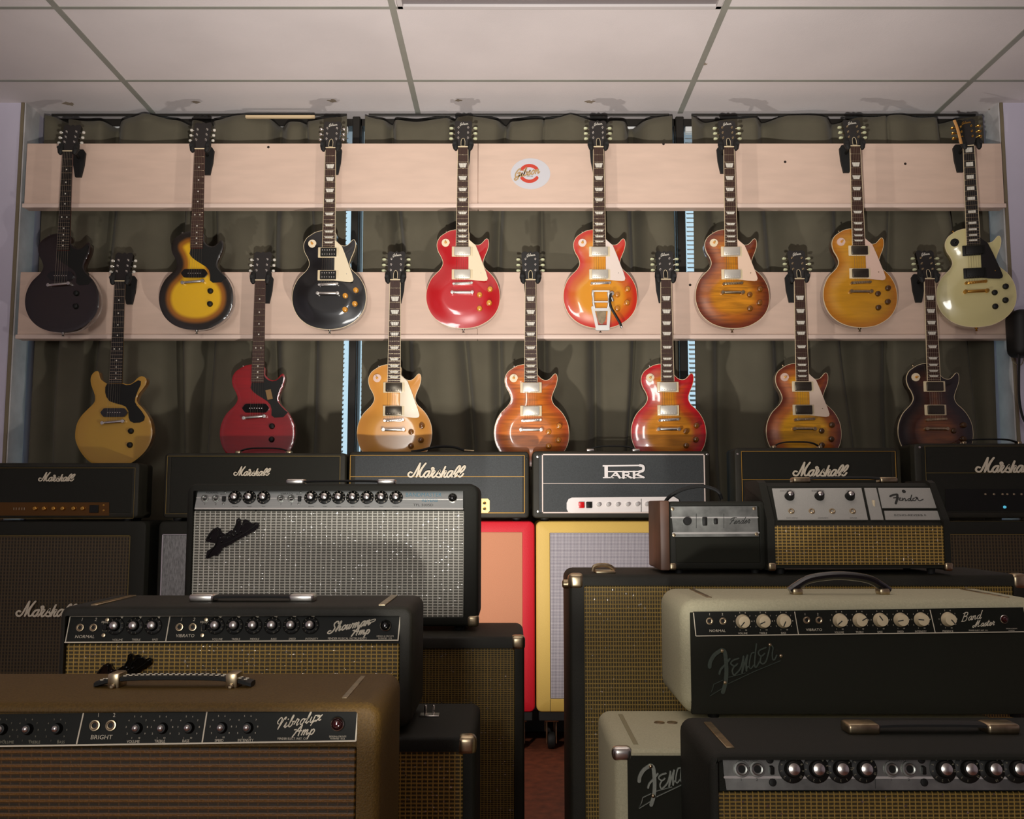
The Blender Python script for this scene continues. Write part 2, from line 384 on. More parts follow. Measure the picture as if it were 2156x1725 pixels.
# ------------------------------------------------------------------ hand-drawn script lettering
GL = {
'a': (1.0, [[(.85,.85),(.55,1),(.2,.75),(.1,.3),(.3,0),(.6,.2),(.88,.95)], [(.88,.95),(.8,.25),(.92,0),(1.15,.25)]]),
'b': (.9, [[(0,.2),(.32,1.1),(.45,1.8),(.33,2),(.2,1.6),(.17,.35),(.38,0),(.7,.2),(.76,.7),(.58,.9),(.8,.82),(.98,.85)]]),
'd': (1.1, [[(.8,.85),(.5,1),(.15,.7),(.1,.25),(.35,0),(.65,.2),(.85,.9)], [(.92,2),(.85,.6),(.85,.15),(1,0),(1.25,.25)]]),
'e': (.85, [[(0,.2),(.5,.5),(.68,.8),(.48,1),(.2,.7),(.15,.25),(.4,0),(.68,.08),(.92,.35)]]),
'h': (1.1, [[(0,.2),(.38,1.2),(.45,1.8),(.33,2),(.22,1.5),(.15,0)], [(.18,.4),(.5,.95),(.75,.85),(.75,.3),(.85,0),(1.12,.25)]]),
'i': (.5, [[(0,.25),(.25,.95),(.2,.25),(.33,0),(.55,.25)], [(.3,1.42),(.33,1.5)]]),
'l': (.55, [[(0,.2),(.35,1.2),(.42,1.8),(.3,2),(.2,1.6),(.17,.3),(.33,0),(.6,.25)]]),
'm': (1.55, [[(.15,.95),(.15,0)], [(.17,.5),(.45,.98),(.62,.85),(.62,0)], [(.64,.5),(.92,.98),(1.1,.85),(1.1,.25),(1.22,0),(1.55,.3)]]),
'n': (1.1, [[(.15,.95),(.15,0)], [(.17,.5),(.5,.98),(.68,.85),(.68,.25),(.82,0),(1.12,.3)]]),
'o': (.9, [[(.55,1),(.2,.8),(.12,.3),(.35,0),(.7,.2),(.78,.7),(.55,1)], [(.6,.9),(.8,.78),(1,.85)]]),
'p': (1.05, [[(.2,.95),(.15,-.8)], [(.2,.6),(.5,1),(.85,.8),(.85,.3),(.6,0),(.25,.15)]]),
'r': (.8, [[(0,.3),(.25,1.1),(.32,1.25),(.38,1),(.68,.95),(.52,.3),(.65,0),(.85,.2)]]),
's': (.75, [[(0,.2),(.45,1.1),(.48,.85),(.62,.4),(.45,0),(.15,.08)], [(.45,0),(.8,.25)]]),
't': (.6, [[(0,.25),(.35,1.7),(.25,.3),(.4,0),(.65,.25)], [(.05,1.15),(.65,1.2)]]),
'u': (1.05, [[(.1,.95),(.1,.25),(.3,0),(.6,.2),(.72,.95)], [(.72,.95),(.7,.25),(.85,0),(1.08,.25)]]),
'w': (1.35, [[(.1,.95),(.1,.2),(.3,0),(.55,.3),(.6,.9)], [(.6,.9),(.6,.2),(.8,0),(1.05,.3),(1.1,.95),(1.38,.85)]]),
'x': (.95, [[(.02,.75),(.2,.95),(.38,.55),(.55,.05),(.85,.15)], [(.8,.98),(.5,.6),(-.02,0)]]),
'A': (1.4, [[(-.35,1.1),(.0,1.15)], [(-.1,-.3),(.35,1),(.85,2)], [(.85,2),(.95,1),(1,0),(1.1,-.1)], [(.15,.8),(1.25,.85)]]),
'B': (1.6, [[(.35,2.05),(.25,1),(.15,0)], [(-.1,1.9),(.5,2.15),(1.05,2.0),(1.05,1.4),(.35,1.1)], [(.35,1.1),(1.1,1.05),(1.25,.5),(.95,.0),(.05,.0)]]),
'F': (1.3, [[(-.1,1.35),(.1,1.8),(.7,2.05),(1.5,2.0)], [(.85,2),(.6,1),(.25,0)], [(.25,1.0),(1.05,1.1)]]),
'G': (1.4, [[(1.1,1.6),(1.0,2),(.55,1.9),(.1,1.1),(.2,.3),(.7,.1),(1.1,.6),(1.15,1)], [(.6,1),(1.2,1.05),(1.0,-.2),(.5,-.6),(.1,-.3),(.5,.1),(1.4,.35)]]),
'M': (2.0, [[(-.15,.5),(-.35,.4),(-.4,.05),(0,0),(.35,.8),(.75,2)], [(.75,2),(.65,.8),(.55,0)], [(.55,0),(.9,1),(1.4,2)], [(1.4,2),(1.25,.8),(1.35,0),(1.8,.3)]]),
'S': (1.3, [[(1.25,1.65),(1.15,2),(.8,2.1),(.4,1.75),(.6,1.25),(.95,.8),(.8,.1),(.3,-.2),(-.2,0),(-.1,.35),(.3,.35)]]),
'V': (1.25, [[(.15,.95),(-.05,1.1),(-.15,1.5),(.2,2),(.55,1.7),(.5,.8),(.45,0)], [(.45,0),(.75,1),(1.0,1.8),(1.25,1.9),(1.2,1.55)]]),
}
def script(bm, s, M, xh, wd, slant=.35, depth=.001, rise=0.0, sp=.1):
    """cursive word on plane frame M; xh = x-height; rise = baseline slope"""
    x = 0
    for ch in s:
        adv, sts = GL[ch]
        for st in sts:
            pts = []
            for a, b_ in st:
                X = (x+a+slant*b_)*xh; Z = b_*xh; pts.append((X, Z+X*rise))
            stroke(bm, pts, wd, -depth, 0, k=5, M=M)
        x += adv+sp
    return x*xh
MARSH = [[(385,450),(330,435),(280,490),(300,550),(370,565),(430,520),(500,400),(615,185)], [(615,185),(570,380),(510,565)], [(510,565),(600,420),(680,300),(775,185)],
 [(775,185),(670,330),(610,470),(620,560),(690,555)], [(690,555),(780,430),(890,405)], [(890,405),(810,415),(730,500),(745,565),(800,560),(885,430)], [(885,430),(850,510),(860,570),(930,500),(960,400),(945,330),(980,310),(1005,345),(975,400)],
 [(975,400),(1035,410),(985,490),(955,545),(980,580),(1045,545)], [(1045,545),(1110,460),(1185,380),(1155,450),(1195,520),(1160,575),(1085,560)], [(1190,560),(1260,420),(1330,280)], [(1330,280),(1270,420),(1210,570)],
 [(1225,510),(1310,420),(1355,410),(1305,500),(1290,560),(1330,570),(1375,540)], [(1540,405),(1470,400),(1390,480),(1380,550),(1430,565),(1535,430)], [(1540,405),(1500,500),(1500,560),(1560,545)],
 [(1560,545),(1680,420),(1745,300),(1730,258),(1670,310),(1590,440),(1555,530),(1590,565),(1650,530)], [(1650,530),(1820,400),(1885,300),(1870,262),(1810,310),(1725,440),(1700,530),(1730,565),(1790,540),(1835,480)]]
def marshall_logo(bm, pl, cx, cy, wpx, lift=.004):
    s = wpx/pl.ppm(cx, cy)/1640
    M = pl.mat(cx, cy, lift)
    for i, st in enumerate(MARSH):
        stroke(bm, [((x-1075)*s, (375-y)*s) for x, y in st], 46*s, -.004, 0, k=5, M=M)
FLAT = [([(205,715),(225,600),(320,450),(480,345)], 85), ([(480,345),(550,390),(575,600),(578,850),(550,1080),(490,1270)], 90), ([(420,870),(450,780),(560,660),(660,540)], 45),
 ([(860,530),(740,570),(680,640),(760,700),(830,650)], 34), ([(760,700),(710,800),(740,890),(800,860),(900,740),(970,500)], 34), ([(970,490),(955,660),(930,840)], 42), ([(930,840),(1000,620),(1060,460)], 38), ([(1060,460),(1030,640),(1030,800)], 42),
 ([(1030,800),(1070,705),(1130,755),(1195,680)], 26), ([(1210,400),(1150,430),(1105,600),(1095,700)], 30), ([(1270,210),(1240,420),(1220,600),(1220,690),(1250,725),(1330,600)], 30), ([(1480,290),(1340,350),(1310,420),(1370,480),(1450,420)], 32), ([(1370,480),(1345,600),(1400,650),(1480,580),(1560,320)], 32),
 ([(1560,320),(1575,225),(1640,290),(1620,430),(1630,550),(1670,555),(1720,460)], 30), ([(490,1010),(290,1100),(255,1220),(190,1360),(480,1190)], 14), ([(620,1085),(1200,820),(1800,580)], 14), ([(620,950),(1000,850)], 12)]
def flat_logo(parent, pl, cx, cy, wpx, m, lift=.003):
    s = wpx/pl.ppm(cx, cy)/1650; M = pl.mat(cx, cy, lift); bm = B()
    for st, wd in FLAT: stroke(bm, [((x-1000)*s, (800-y)*s) for x, y in st], wd*s, -.003, 0, k=5, M=M, smooth=len(st) > 2 and wd > 15)
    lg = obj('maker_logo', bm, m, parent, Matrix.Identity(4))
    for x, y in ((490,360),(540,1060),(1570,225),(1810,470)):
        b2 = B(); lathe(b2, [(0,0),(.0032,0),(.0030,.0018),(.0015,.0030),(0,.0034)], 12, M @ Matrix.Translation(((x-1000)*s, -.003, (800-y)*s)))
        obj('rivet', b2, AGED, lg, Matrix.Identity(4))
    return lg
TAILPOLY = [(85,940),(110,830),(200,680),(330,530),(480,455),(580,500),(640,640),(740,690),(820,660),(960,550),(1010,580),(1090,430),(1125,200),(1210,150),(1280,200),(1285,380),(1330,370),(1360,220),(1450,190),(1560,250),(1690,350),(1800,290),(1900,330),(1900,440),(1800,560),(1500,740),(1200,880),(900,1070),(680,1160),(600,1330),(480,1430),(350,1430),(200,1520),(110,1510),(150,1280),(280,1190),(400,1130),(420,1010),(250,980)]
def tail_logo(parent, pl, cx, cy, wpx, lift=.003):
    s = wpx/pl.ppm(cx, cy)/1830; M = pl.mat(cx, cy, lift)
    f = lambda x, y: ((x-1000)*s, (830-y)*s)
    bm = B(); prism(bm, [f(x, y) for x, y in TAILPOLY], -.005, 0, M)
    lg = obj('maker_logo', bm, BLKGLOSS, parent, Matrix.Identity(4))
    b2 = B()
    for st in ([(150,860),(260,660),(400,540),(510,560)], [(510,540),(480,800),(440,1060),(300,1250),(170,1460)], [(420,800),(560,740)], [(600,720),(560,780),(600,840),(700,800)], [(760,720),(740,840)], [(760,760),(830,720),(820,830)],
               [(900,700),(870,780),(930,790),(1000,640),(1210,220)], [(1050,740),(1110,640),(1050,600),(1000,700),(1080,740)], [(1230,560),(1300,420),(1370,400),(1440,300),(1560,290)], [(600,1080),(900,960),(1250,760),(1600,540),(1830,360)]):
        stroke(b2, [f(x, y) for x, y in st], 34*s, -.0075, -.005, k=5, M=M)
    for x, y in ((490,540),(1800,380),(640,960),(260,850),(1160,680),(1290,620),(1050,750)):
        lathe(b2, [(0,0),(40*s,0),(36*s,.0016),(18*s,.0028),(0,.0032)], 10, M @ Matrix.Translation((f(x, y)[0], -.0055, f(x, y)[1])))
    obj('raised_lettering', b2, BLKCHR, lg, Matrix.Identity(4))
    return lg

# ------------------------------------------------------------------ the room
YW, HC = 4.19, 2.775            # window wall face, ceiling height
WALLM = mat('lavender_wall_paint', (208, 202, 218), .8, bump=.3, bscale=60, var=.05, vscale=3)
JAMB = mat('pale_window_jamb', (206, 204, 202), .6, var=.12, vscale=12)
FLOORM = mat('red_brown_floor', (112, 58, 34), .7, var=.35, vscale=28, bump=.6, bscale=90)
def ceiling_mat():
    m = mat('acoustic_ceiling_tile', (222, 214, 212), .9, bump=.5, bscale=170, var=.06, vscale=2.2)
    return m
CEILM = ceiling_mat(); TBAR = mat('ceiling_grid_metal', (150, 150, 140), .55, .1, var=.08, vscale=6)
bm = B(); box(bm, -3.3, 3.3, -3.4, 5.2, -.1, 0); struct('floor', bm, FLOORM)
bm = B(); box(bm, -3.3, 3.3, -3.4, 5.2, HC, HC+.1); cl = struct('ceiling', bm, CEILM)
GX = [-2.891, -1.671, -.4376, .782, 1.976, 3.18]; GY = [3.96-.607*k for k in range(0, 12)]
bm = B()
for x in GX: box(bm, x-.012, x+.012, -3.4, 4.3, HC-.004, HC+.01)
for y in GY: box(bm, -3.3, 3.3, y-.008, y+.008, HC-.003, HC+.01)
g = obj('ceiling_grid', bm, TBAR, cl)
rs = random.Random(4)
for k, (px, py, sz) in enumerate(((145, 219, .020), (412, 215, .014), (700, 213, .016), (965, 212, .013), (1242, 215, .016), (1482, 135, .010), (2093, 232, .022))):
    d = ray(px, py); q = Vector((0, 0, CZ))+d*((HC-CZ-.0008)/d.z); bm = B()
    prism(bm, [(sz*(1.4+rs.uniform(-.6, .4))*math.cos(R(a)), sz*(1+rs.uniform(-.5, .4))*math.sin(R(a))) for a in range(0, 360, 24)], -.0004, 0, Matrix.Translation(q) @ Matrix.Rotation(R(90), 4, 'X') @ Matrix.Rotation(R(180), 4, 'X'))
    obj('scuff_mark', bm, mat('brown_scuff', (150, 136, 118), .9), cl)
# recessed light troffer, its diffuser unlit
cl_t = thing('ceiling_light', 'unlit recessed fluorescent ceiling light with pale metal frame at top of photo', 'ceiling light', (.172, 3.06, HC))
bm = B()
for a in (('x', -.59), ('x', .57)): box(bm, a[1], a[1]+.022, -.285, .285, -.012, .004, .002, 1)
box(bm, -.59, .592, .263, .285, -.012, .004, .002, 1); box(bm, -.59, .592, -.285, -.263, -.012, .004, .002, 1)
obj('light_frame', bm, mat('pale_light_frame', (206, 200, 198), .5), cl_t)
bm = B(); box(bm, -.568, .57, -.263, .263, -.003, .004); obj('diffuser', bm, mat('unlit_diffuser', (128, 120, 120), .4, bump=.5, bscale=300), cl_t)
# window wall with one wide opening
XO, ZS, YG = 2.21, .42, 4.42
bm = B()
box(bm, -3.3, -XO, YW, YG+.12, 0, HC); box(bm, XO, 3.3, YW, YG+.12, 0, HC); box(bm, -XO, XO, YW, YG+.12, 0, ZS)
struct('wall_back', bm, WALLM)
bm = B(); box(bm, -3.4, -3.2, -3.4, YW, 0, HC); struct('wall_left', bm, WALLM)
bm = B(); box(bm, 3.2, 3.4, -3.4, YW, 0, HC); struct('wall_right', bm, WALLM)
bm = B(); box(bm, -3.3, 3.3, -3.5, -3.3, 0, HC); struct('wall_front', bm, WALLM)
bm = B(); box(bm, -3.2, 3.2, YW-.008, YW, 0, .09, .002, 1); struct('baseboard_back', bm, mat('grey_vinyl_base', (96, 106, 108), .5))
bm = B()
for s in (-1, 1): box(bm, s*XO-.006*(s > 0), s*XO+.006*(s < 0), YW-.002, 4.315, ZS, HC, .001, 1)
struct('trim_1', bm, JAMB)
bm = B()
for s in (-1, 1): box(bm, s*(XO+.008)-.008, s*(XO+.008)+.008, YW-.006, YW, ZS, HC, .002, 1)
struct('trim_2', bm, mat('olive_corner_bead', (128, 116, 92), .6))
FRAMEM = mat('dark_window_frame', (38, 34, 28), .5, .2)
GLASSM = mat('window_glass', (235, 245, 250), .02, trans=1.0)
SLATM = mat('white_blind_slat', (240, 242, 240), .6)
WX = [(-2.204, -.748), (-.713, .768), (.806, 2.204)]
for i, (a, b_) in enumerate(WX):
    bm = B()
    t = .022 if 0 < i else .03
    box(bm, a, a+(.036 if i == 0 else .004), 4.37, YG+.02, ZS, HC); box(bm, b_-(.02 if i == 2 else .004), b_, 4.37, YG+.02, ZS, HC)
    box(bm, a, b_, 4.37, YG+.02, HC-.035, HC); box(bm, a, b_, 4.37, YG+.02, ZS, ZS+.04)
    wn = struct('window_%d' % (i+1), bm, FRAMEM)
    bm = B(); box(bm, a+.003, b_-.003, YG, YG+.004, ZS+.03, HC-.02); obj('pane', bm, GLASSM, wn)
bm = B()
box(bm, -.748, -.713, 4.34, YG+.02, ZS, HC, .003, 1); box(bm, .768, .806, 4.34, YG+.02, ZS, HC, .003, 1)
struct('trim_3', bm, FRAMEM)
# venetian blinds, pulled down between curtain and glass
for i, (a, b_) in enumerate([(-2.160, -.775), (-.695, .757), (.819, 2.175)]):
    t = thing('venetian_blind', ['white slatted blind showing as bright sliver left of all the curtains', 'white slatted blind peeping out beside the middle dark curtain', 'white slatted blind showing serrated bright edge at the right-hand dark mullion'][i], 'blind', ((a+b_)/2, 4.385, ZS))
    bm = B(); z = ZS+.05; hw = (b_-a)/2
    while z < HC-.06:
        box(bm, -hw, hw, -.010, .010, z-ZS-.0005, z-ZS+.0005, M=Matrix.Translation((0, 0, z-ZS)) @ Matrix.Rotation(R(32), 4, 'X') @ Matrix.Translation((0, 0, -(z-ZS)))); z += .0215
    obj('slats', bm, SLATM, t)
    bm = B(); box(bm, -hw, hw, -.014, .014, HC-ZS-.06, HC-ZS-.036, .002, 1); obj('head_rail', bm, SLATM, t)
# curtains
CURT = mat('black_olive_curtain', (94, 89, 72), .85, sheen=.1, var=.1, vscale=6, bump=.3, bscale=400)
def curtain(x0, x1, label, seed, sag):
    rnd = random.Random(seed); t = thing('curtain', label, 'curtain', ((x0+x1)/2, 4.27, 1.0), 0, 'dark curtains across the window')
    bm = B(); nx, nz = 280, 60; wdt = x1-x0
    nf = max(5, int(wdt/.23)); fo = []
    for k in range(nf):
        c = (k+.5+rnd.uniform(-.3, .3))/nf
        fo.append((c, rnd.uniform(.020, .040), rnd.uniform(.6, 1.0), rnd.uniform(-.10, .10), rnd.uniform(-.9, .9)))
    vsn = []
    for j in range(nz+1):
        v = j/nz; row = []
        for i in range(nx+1):
            u = i/nx
            top = HC-.03-1.0-sag*(1-abs(2*((u*3) % 1)-1)**1.6)*.9
            z = (ZS-1.0-.04)*(1-v)+top*v
            y = 0
            for c, wd, am, dr, br in fo:
                wv = wd*max(.15, .75+br*(.5-v)*1.5)
                d = (u-(c+dr*(1-v)*(1-v*.3)+.012*math.sin(v*7+c*40)))*wdt/wv
                y += am*.12*min(1, wv/.024)*math.exp(-(d*(1.0 if (d > 0) == (br > 0) else .55))**2)
            y += .013*math.sin(u*wdt*31+seed+1.5*math.sin(v*3+seed))*(.35+.65*math.sin(v*3.1+u*4+seed)**2)-.012
            y += .006*math.sin(u*wdt*13+seed+v*2)+.004*math.sin(v*9+u*5)
            ed = .004*math.sin(v*7+seed)*(1 if i in (0, nx) else 0)
            row.append(bm.verts.new((x0-(x0+x1)/2+u*wdt+ed, max(-.05, min(.085, y)), z)))
        vsn.append(row)
    for j in range(nz):
        for i in range(nx): bm.faces.new((vsn[j][i], vsn[j][i+1], vsn[j+1][i+1], vsn[j+1][i]))
    o = obj('curtain_cloth', bm, CURT, t, sharp=180)
    md = o.modifiers.new('solid', 'SOLIDIFY'); md.thickness = .002; md.offset = 1
    bm = B(); tube(bm, [(x0-(x0+x1)/2+.01, .03, HC-1.012), (x1-(x0+x1)/2-.01, .03, HC-1.012)], .006, 8); obj('curtain_rod', bm, FRAMEM, t)
curtain(-2.150, -.759, 'dark olive curtain on the left, behind the two dark student guitars', 3, .03)
curtain(-.676, .740, 'dark olive curtain in the middle, behind the red and cherry guitars', 5, .035)
curtain(.825, 2.165, 'dark olive curtain on the right, behind the cream guitar', 8, .012)
# wooden display boards
def board_mat():
    m = mat('pale_maple_board', (222, 194, 174), .5, var=.05, vscale=5, stretch=(1.2, 1, 6), coat=.15); return m
MAPLE = board_mat()
DKHOLE = mat('dark_hole', (40, 26, 18), .8)
for k, (zt, zb, lab) in enumerate(((P(1078,302,4.14).z, P(1078,438,4.14).z, 'upper pale maple display board carrying the top row of guitars and round sticker'), (P(1078,573,4.14).z, P(1078,714,4.14).z, 'lower pale maple display board carrying the second row of guitars'))):
    xs = (-2.165, 2.185)
    t = thing('display_board', lab, 'display board', (0, 4.185, zb), 0, 'maple boards across the window')
    bm = B(); box(bm, xs[0], -.152, -.045, 0, .0, zt-zb, .0015, 1); box(bm, -.151, xs[1], -.045, 0, .0, zt-zb, .0015, 1)
    obj('plank', bm, MAPLE, t)
    bm = B(); box(bm, xs[0]-.005, xs[1]+.005, -.053, -.0455, 0, .019, .003, 2); obj('edge_strip', bm, mat('light_edge_strip', (236, 212, 196), .5), t)
    pl = Plane(4.14)
    bm = B()
    for px, py in (((565,310),(1397,303),(1653,341),(1906,345)) if k == 0 else ((1453,600),)):
        lathe(bm, [(0, 0), (.006, 0), (.005, .0012), (0, .0014)], 10, pl.mat(px, py, .0))
    obj('screw_hole', bm, DKHOLE, t, Matrix.Identity(4))
    if k == 0:
        bm = B(); M = pl.mat(1117, 366, .0005)
        prism(bm, [(.088*math.cos(R(a)), .071*math.sin(R(a))) for a in range(0, 360, 8)], -.0008, 0, M)
        st = obj('round_sticker', bm, mat('silver_foil', (222, 222, 226), .35, .35), t, Matrix.Identity(4)); st['label'] = 'silver round sticker with red ring and gold script'
        bm = B()
        for a0, a1 in ((34, 146), (214, 326)):
            stroke(bm, [(-.005+.040*math.cos(R(a)), .001+.036*math.sin(R(a))) for a in range(a0, a1+1, 8)], .015, -.0016, -.0008, k=2, M=M)
        obj('red_ring', bm, mat('sticker_red', (206, 66, 44), .5), st, Matrix.Identity(4))
        bm = B(); script(bm, 'Gi', M @ Matrix.Translation((-.072, -.0018, -.020)), .018, .0056, slant=.25, depth=.0008, rise=.2)
        script(bm, 'bson', M @ Matrix.Translation((-.034, -.0018, -.012)), .0185, .005, slant=.25, depth=.0008, rise=.2)
        obj('gold_script', bm, mat('sticker_gold', (196, 162, 112), .4, .3), st, Matrix.Identity(4))
        bm = B(); text(bm, 'SINCE 1894', M @ Matrix.Translation((-.003, -.002, -.014)), .004); obj('small_lettering', bm, INKD, st, Matrix.Identity(4))
# cream strip lying on the curtain rod
bm = B(); a = P(518, 247, 4.235); b_ = P(664, 246, 4.235); box(bm, a.x, b_.x, 4.22, 4.235, a.z-.008, a.z+.006, .002, 1)
tag(obj('cream_batten', bm, mat('cream_batten_wood', (214, 190, 150), .6)), 'short cream wooden batten under the ceiling between second and third top guitars', 'batten')
bm = B(); pl = Plane(3.985); tube(bm, smooth_pts([tuple(pl.at(x, y)) for x, y in [(2009,253),(2015,268),(2020,286),(2024,303)]], 4), .0065, 8, flat=.25)
tag(obj('leather_strip', bm, mat('tan_leather', (206, 150, 84), .6)), 'thin tan leather strip hanging over the headstock of the cream white guitar', 'strip')
# things at the right edge
t = thing('strap_bag', 'black padded bag hanging by a strap at right edge of the photo', 'bag', tuple(P(2165, 745, 4.02)))
pl = Plane(4.02)
bm = B(); a = pl.at(2139, 648); b_ = pl.at(2230, 748)
box(bm, a.x, b_.x, 4.02, 4.14, b_.z, a.z, .035, 4); obj('bag_body', bm, mat('black_padding', (22, 21, 20), .6), t, Matrix.Identity(4))
bm = B(); tube(bm, [tuple(pl.at(x, y, -.03)) for x, y in smooth_pts([(2146,745),(2145,800),(2147,850),(2158,888),(2180,896),(2210,870),(2220,800),(2222,745)], 5)], .006, 8, flat=.5)
obj('hanging_strap', bm, RUBBER, t, Matrix.Identity(4))
pl = Plane(4.175); bm = B()
tube(bm, [tuple(pl.at(x, y)) for x, y in smooth_pts([(2124,560),(2126,640),(2132,700),(2129,735),(2130,755),(2139,767),(2152,766),(2160,735)], 5)], .0022, 6)
tag(obj('blind_cord', bm, mat('beige_cord', (150, 138, 112), .7)), 'thin beige blind cord looping down the right window trim beside the cream guitar', 'cord')
# ------------------------------------------------------------------ guitars
import numpy as np
LPO = [(478,92),(430,96),(360,115),(290,155),(230,200),(195,255),(180,310),(183,370),(205,440),(240,500),(265,560),(272,605),(260,650),(225,705),(170,760),(110,825),(65,905),(35,990),(22,1080),(25,1170),(50,1270),(100,1370),(170,1450),(260,1515),(370,1560),(480,1583),(585,1590),(690,1583),(800,1560),(900,1515),(990,1455),(1065,1375),(1115,1280),(1138,1180),(1140,1080),(1125,980),(1090,890),(1040,810),(980,745),(930,700),(900,655),(885,605),(890,560),(915,490),(945,420),(965,350),(970,290),(960,245),(940,230),(915,240),(880,280),(840,315),(790,325),(740,310),(700,275),(672,235),(665,130),(570,105)]
DCO = [(600,350),(545,342),(490,310),(440,270),(415,220),(400,160),(370,132),(320,150),(280,200),(265,270),(280,360),(320,460),(352,550),(350,630),(310,690),(220,780),(140,870),(80,980),(55,1100),(55,1230),(90,1340),(150,1450),(240,1560),(340,1635),(480,1685),(640,1705),(830,1690),(980,1640),(1100,1560),(1210,1450),(1280,1330),(1315,1200),(1312,1080),(1280,950),(1220,840),(1140,740),(1060,660),(1040,600),(1070,510),(1130,430),(1180,350),(1190,280),(1160,235),(1100,218),(1040,250),(970,320),(900,350),(850,345),(780,330)]
SX, SZ = 3535., 3470.
def L(x, y): return ((x-570)/SX, (1590-y)/SZ)              # single-cut tracing units -> metres
def LD(x, y): return ((x-695)/3900., (1705-y)/3860.)
NUT, BRZ = L(0, -1160)[1], L(0, 925)[1]
SC = NUT-BRZ
def fretz(n): return NUT-SC*(1-2**(-n/12))
OUT = {}
def body_geo(kind):
    if kind in OUT: return OUT[kind]
    src, f = (LPO, L) if kind == 's' else (DCO, LD)
    poly = [f(*p) for p in smooth_pts(src, 4, True)]
    A = np.array(poly); Bn = np.roll(A, -1, 0)
    def dist(p):
        ab = Bn-A; ap = p-A; t = np.clip((ap*ab).sum(1)/np.maximum((ab*ab).sum(1), 1e-12), 0, 1)
        return np.sqrt((((A+ab*t[:, None])-p)**2).sum(1).min())
    def inside(x, z):
        c = False
        for (x1, z1), (x2, z2) in zip(poly, poly[1:]+poly[:1]):
            if (z1 > z) != (z2 > z) and x < (x2-x1)*(z-z1)/(z2-z1)+x1: c = not c
        return c
    pts = [Vector(p) for p in poly]; n = len(pts); ds = [0.0]*n
    st = .0085; x = min(p[0] for p in poly)
    r = 0
    while x < max(p[0] for p in poly):
        z = min(p[1] for p in poly)+(st/2 if r % 2 else 0)
        while z < max(p[1] for p in poly):
            if inside(x, z):
                d = dist(np.array((x, z)))
                if d > .0035: pts.append(Vector((x, z))); ds.append(d)
            z += st
        x += st*.87; r += 1
    res = geometry.delaunay_2d_cdt(pts, [(i, (i+1) % n) for i in range(n)], [], 1, 1e-6)
    V, Fc, orig = res[0], res[2], res[3]
    D = [dist(np.array((v.x, v.y))) for v in V]
    OUT[kind] = (poly, V, Fc, D); return OUT[kind]
def finish(name, centre, edge, flame=0, e0=.012, e1=.075, mid=None, rough=.14, metal=0, flecks=0):
    m = bpy.data.materials.new(name); m.use_nodes = True; nt = m.node_tree; N = nt.nodes; Lk = nt.links; b = N['Principled BSDF']
    at = N.new('ShaderNodeAttribute'); at.attribute_name = 'rim'
    rp = N.new('ShaderNodeValToRGB'); mr = N.new('ShaderNodeMapRange'); mr.inputs[1].default_value = 0; mr.inputs[2].default_value = .1
    Lk.new(at.outputs['Fac'], mr.inputs[0]); Lk.new(mr.outputs[0], rp.inputs[0])
    el = rp.color_ramp.elements; el[0].position = e0*10; el[0].color = srgb(edge); el[1].position = e1*10; el[1].color = srgb(centre)
    if mid: e = el.new((e0+e1)*5); e.color = srgb(mid)
    rp.color_ramp.interpolation = 'EASE'; col = rp.outputs[0]
    tc = N.new('ShaderNodeTexCoord')
    if flame:
        mp = N.new('ShaderNodeMapping'); mp.inputs['Scale'].default_value = (3, 1, 34); Lk.new(tc.outputs['Object'], mp.inputs[0])
        nz = N.new('ShaderNodeTexNoise'); nz.inputs['Scale'].default_value = 2.2; nz.inputs['Detail'].default_value = 4; nz.inputs['Distortion'].default_value = .6
        Lk.new(mp.outputs[0], nz.inputs['Vector'])
        m2 = N.new('ShaderNodeMapRange'); m2.inputs[1].default_value = .35; m2.inputs[2].default_value = .65; m2.inputs[3].default_value = 1-flame; m2.inputs[4].default_value = 1+flame*.5
        Lk.new(nz.outputs['Fac'], m2.inputs[0])
        sc = N.new('ShaderNodeVectorMath'); sc.operation = 'SCALE'; Lk.new(col, sc.inputs[0]); Lk.new(m2.outputs[0], sc.inputs['Scale']); col = sc.outputs[0]
    Lk.new(col, b.inputs['Base Color'])
    b.inputs['Roughness'].default_value = rough+.15; b.inputs['Coat Weight'].default_value = 1; b.inputs['Coat Roughness'].default_value = rough*.5
    b.inputs['Metallic'].default_value = metal
    return m
TOPS = {}
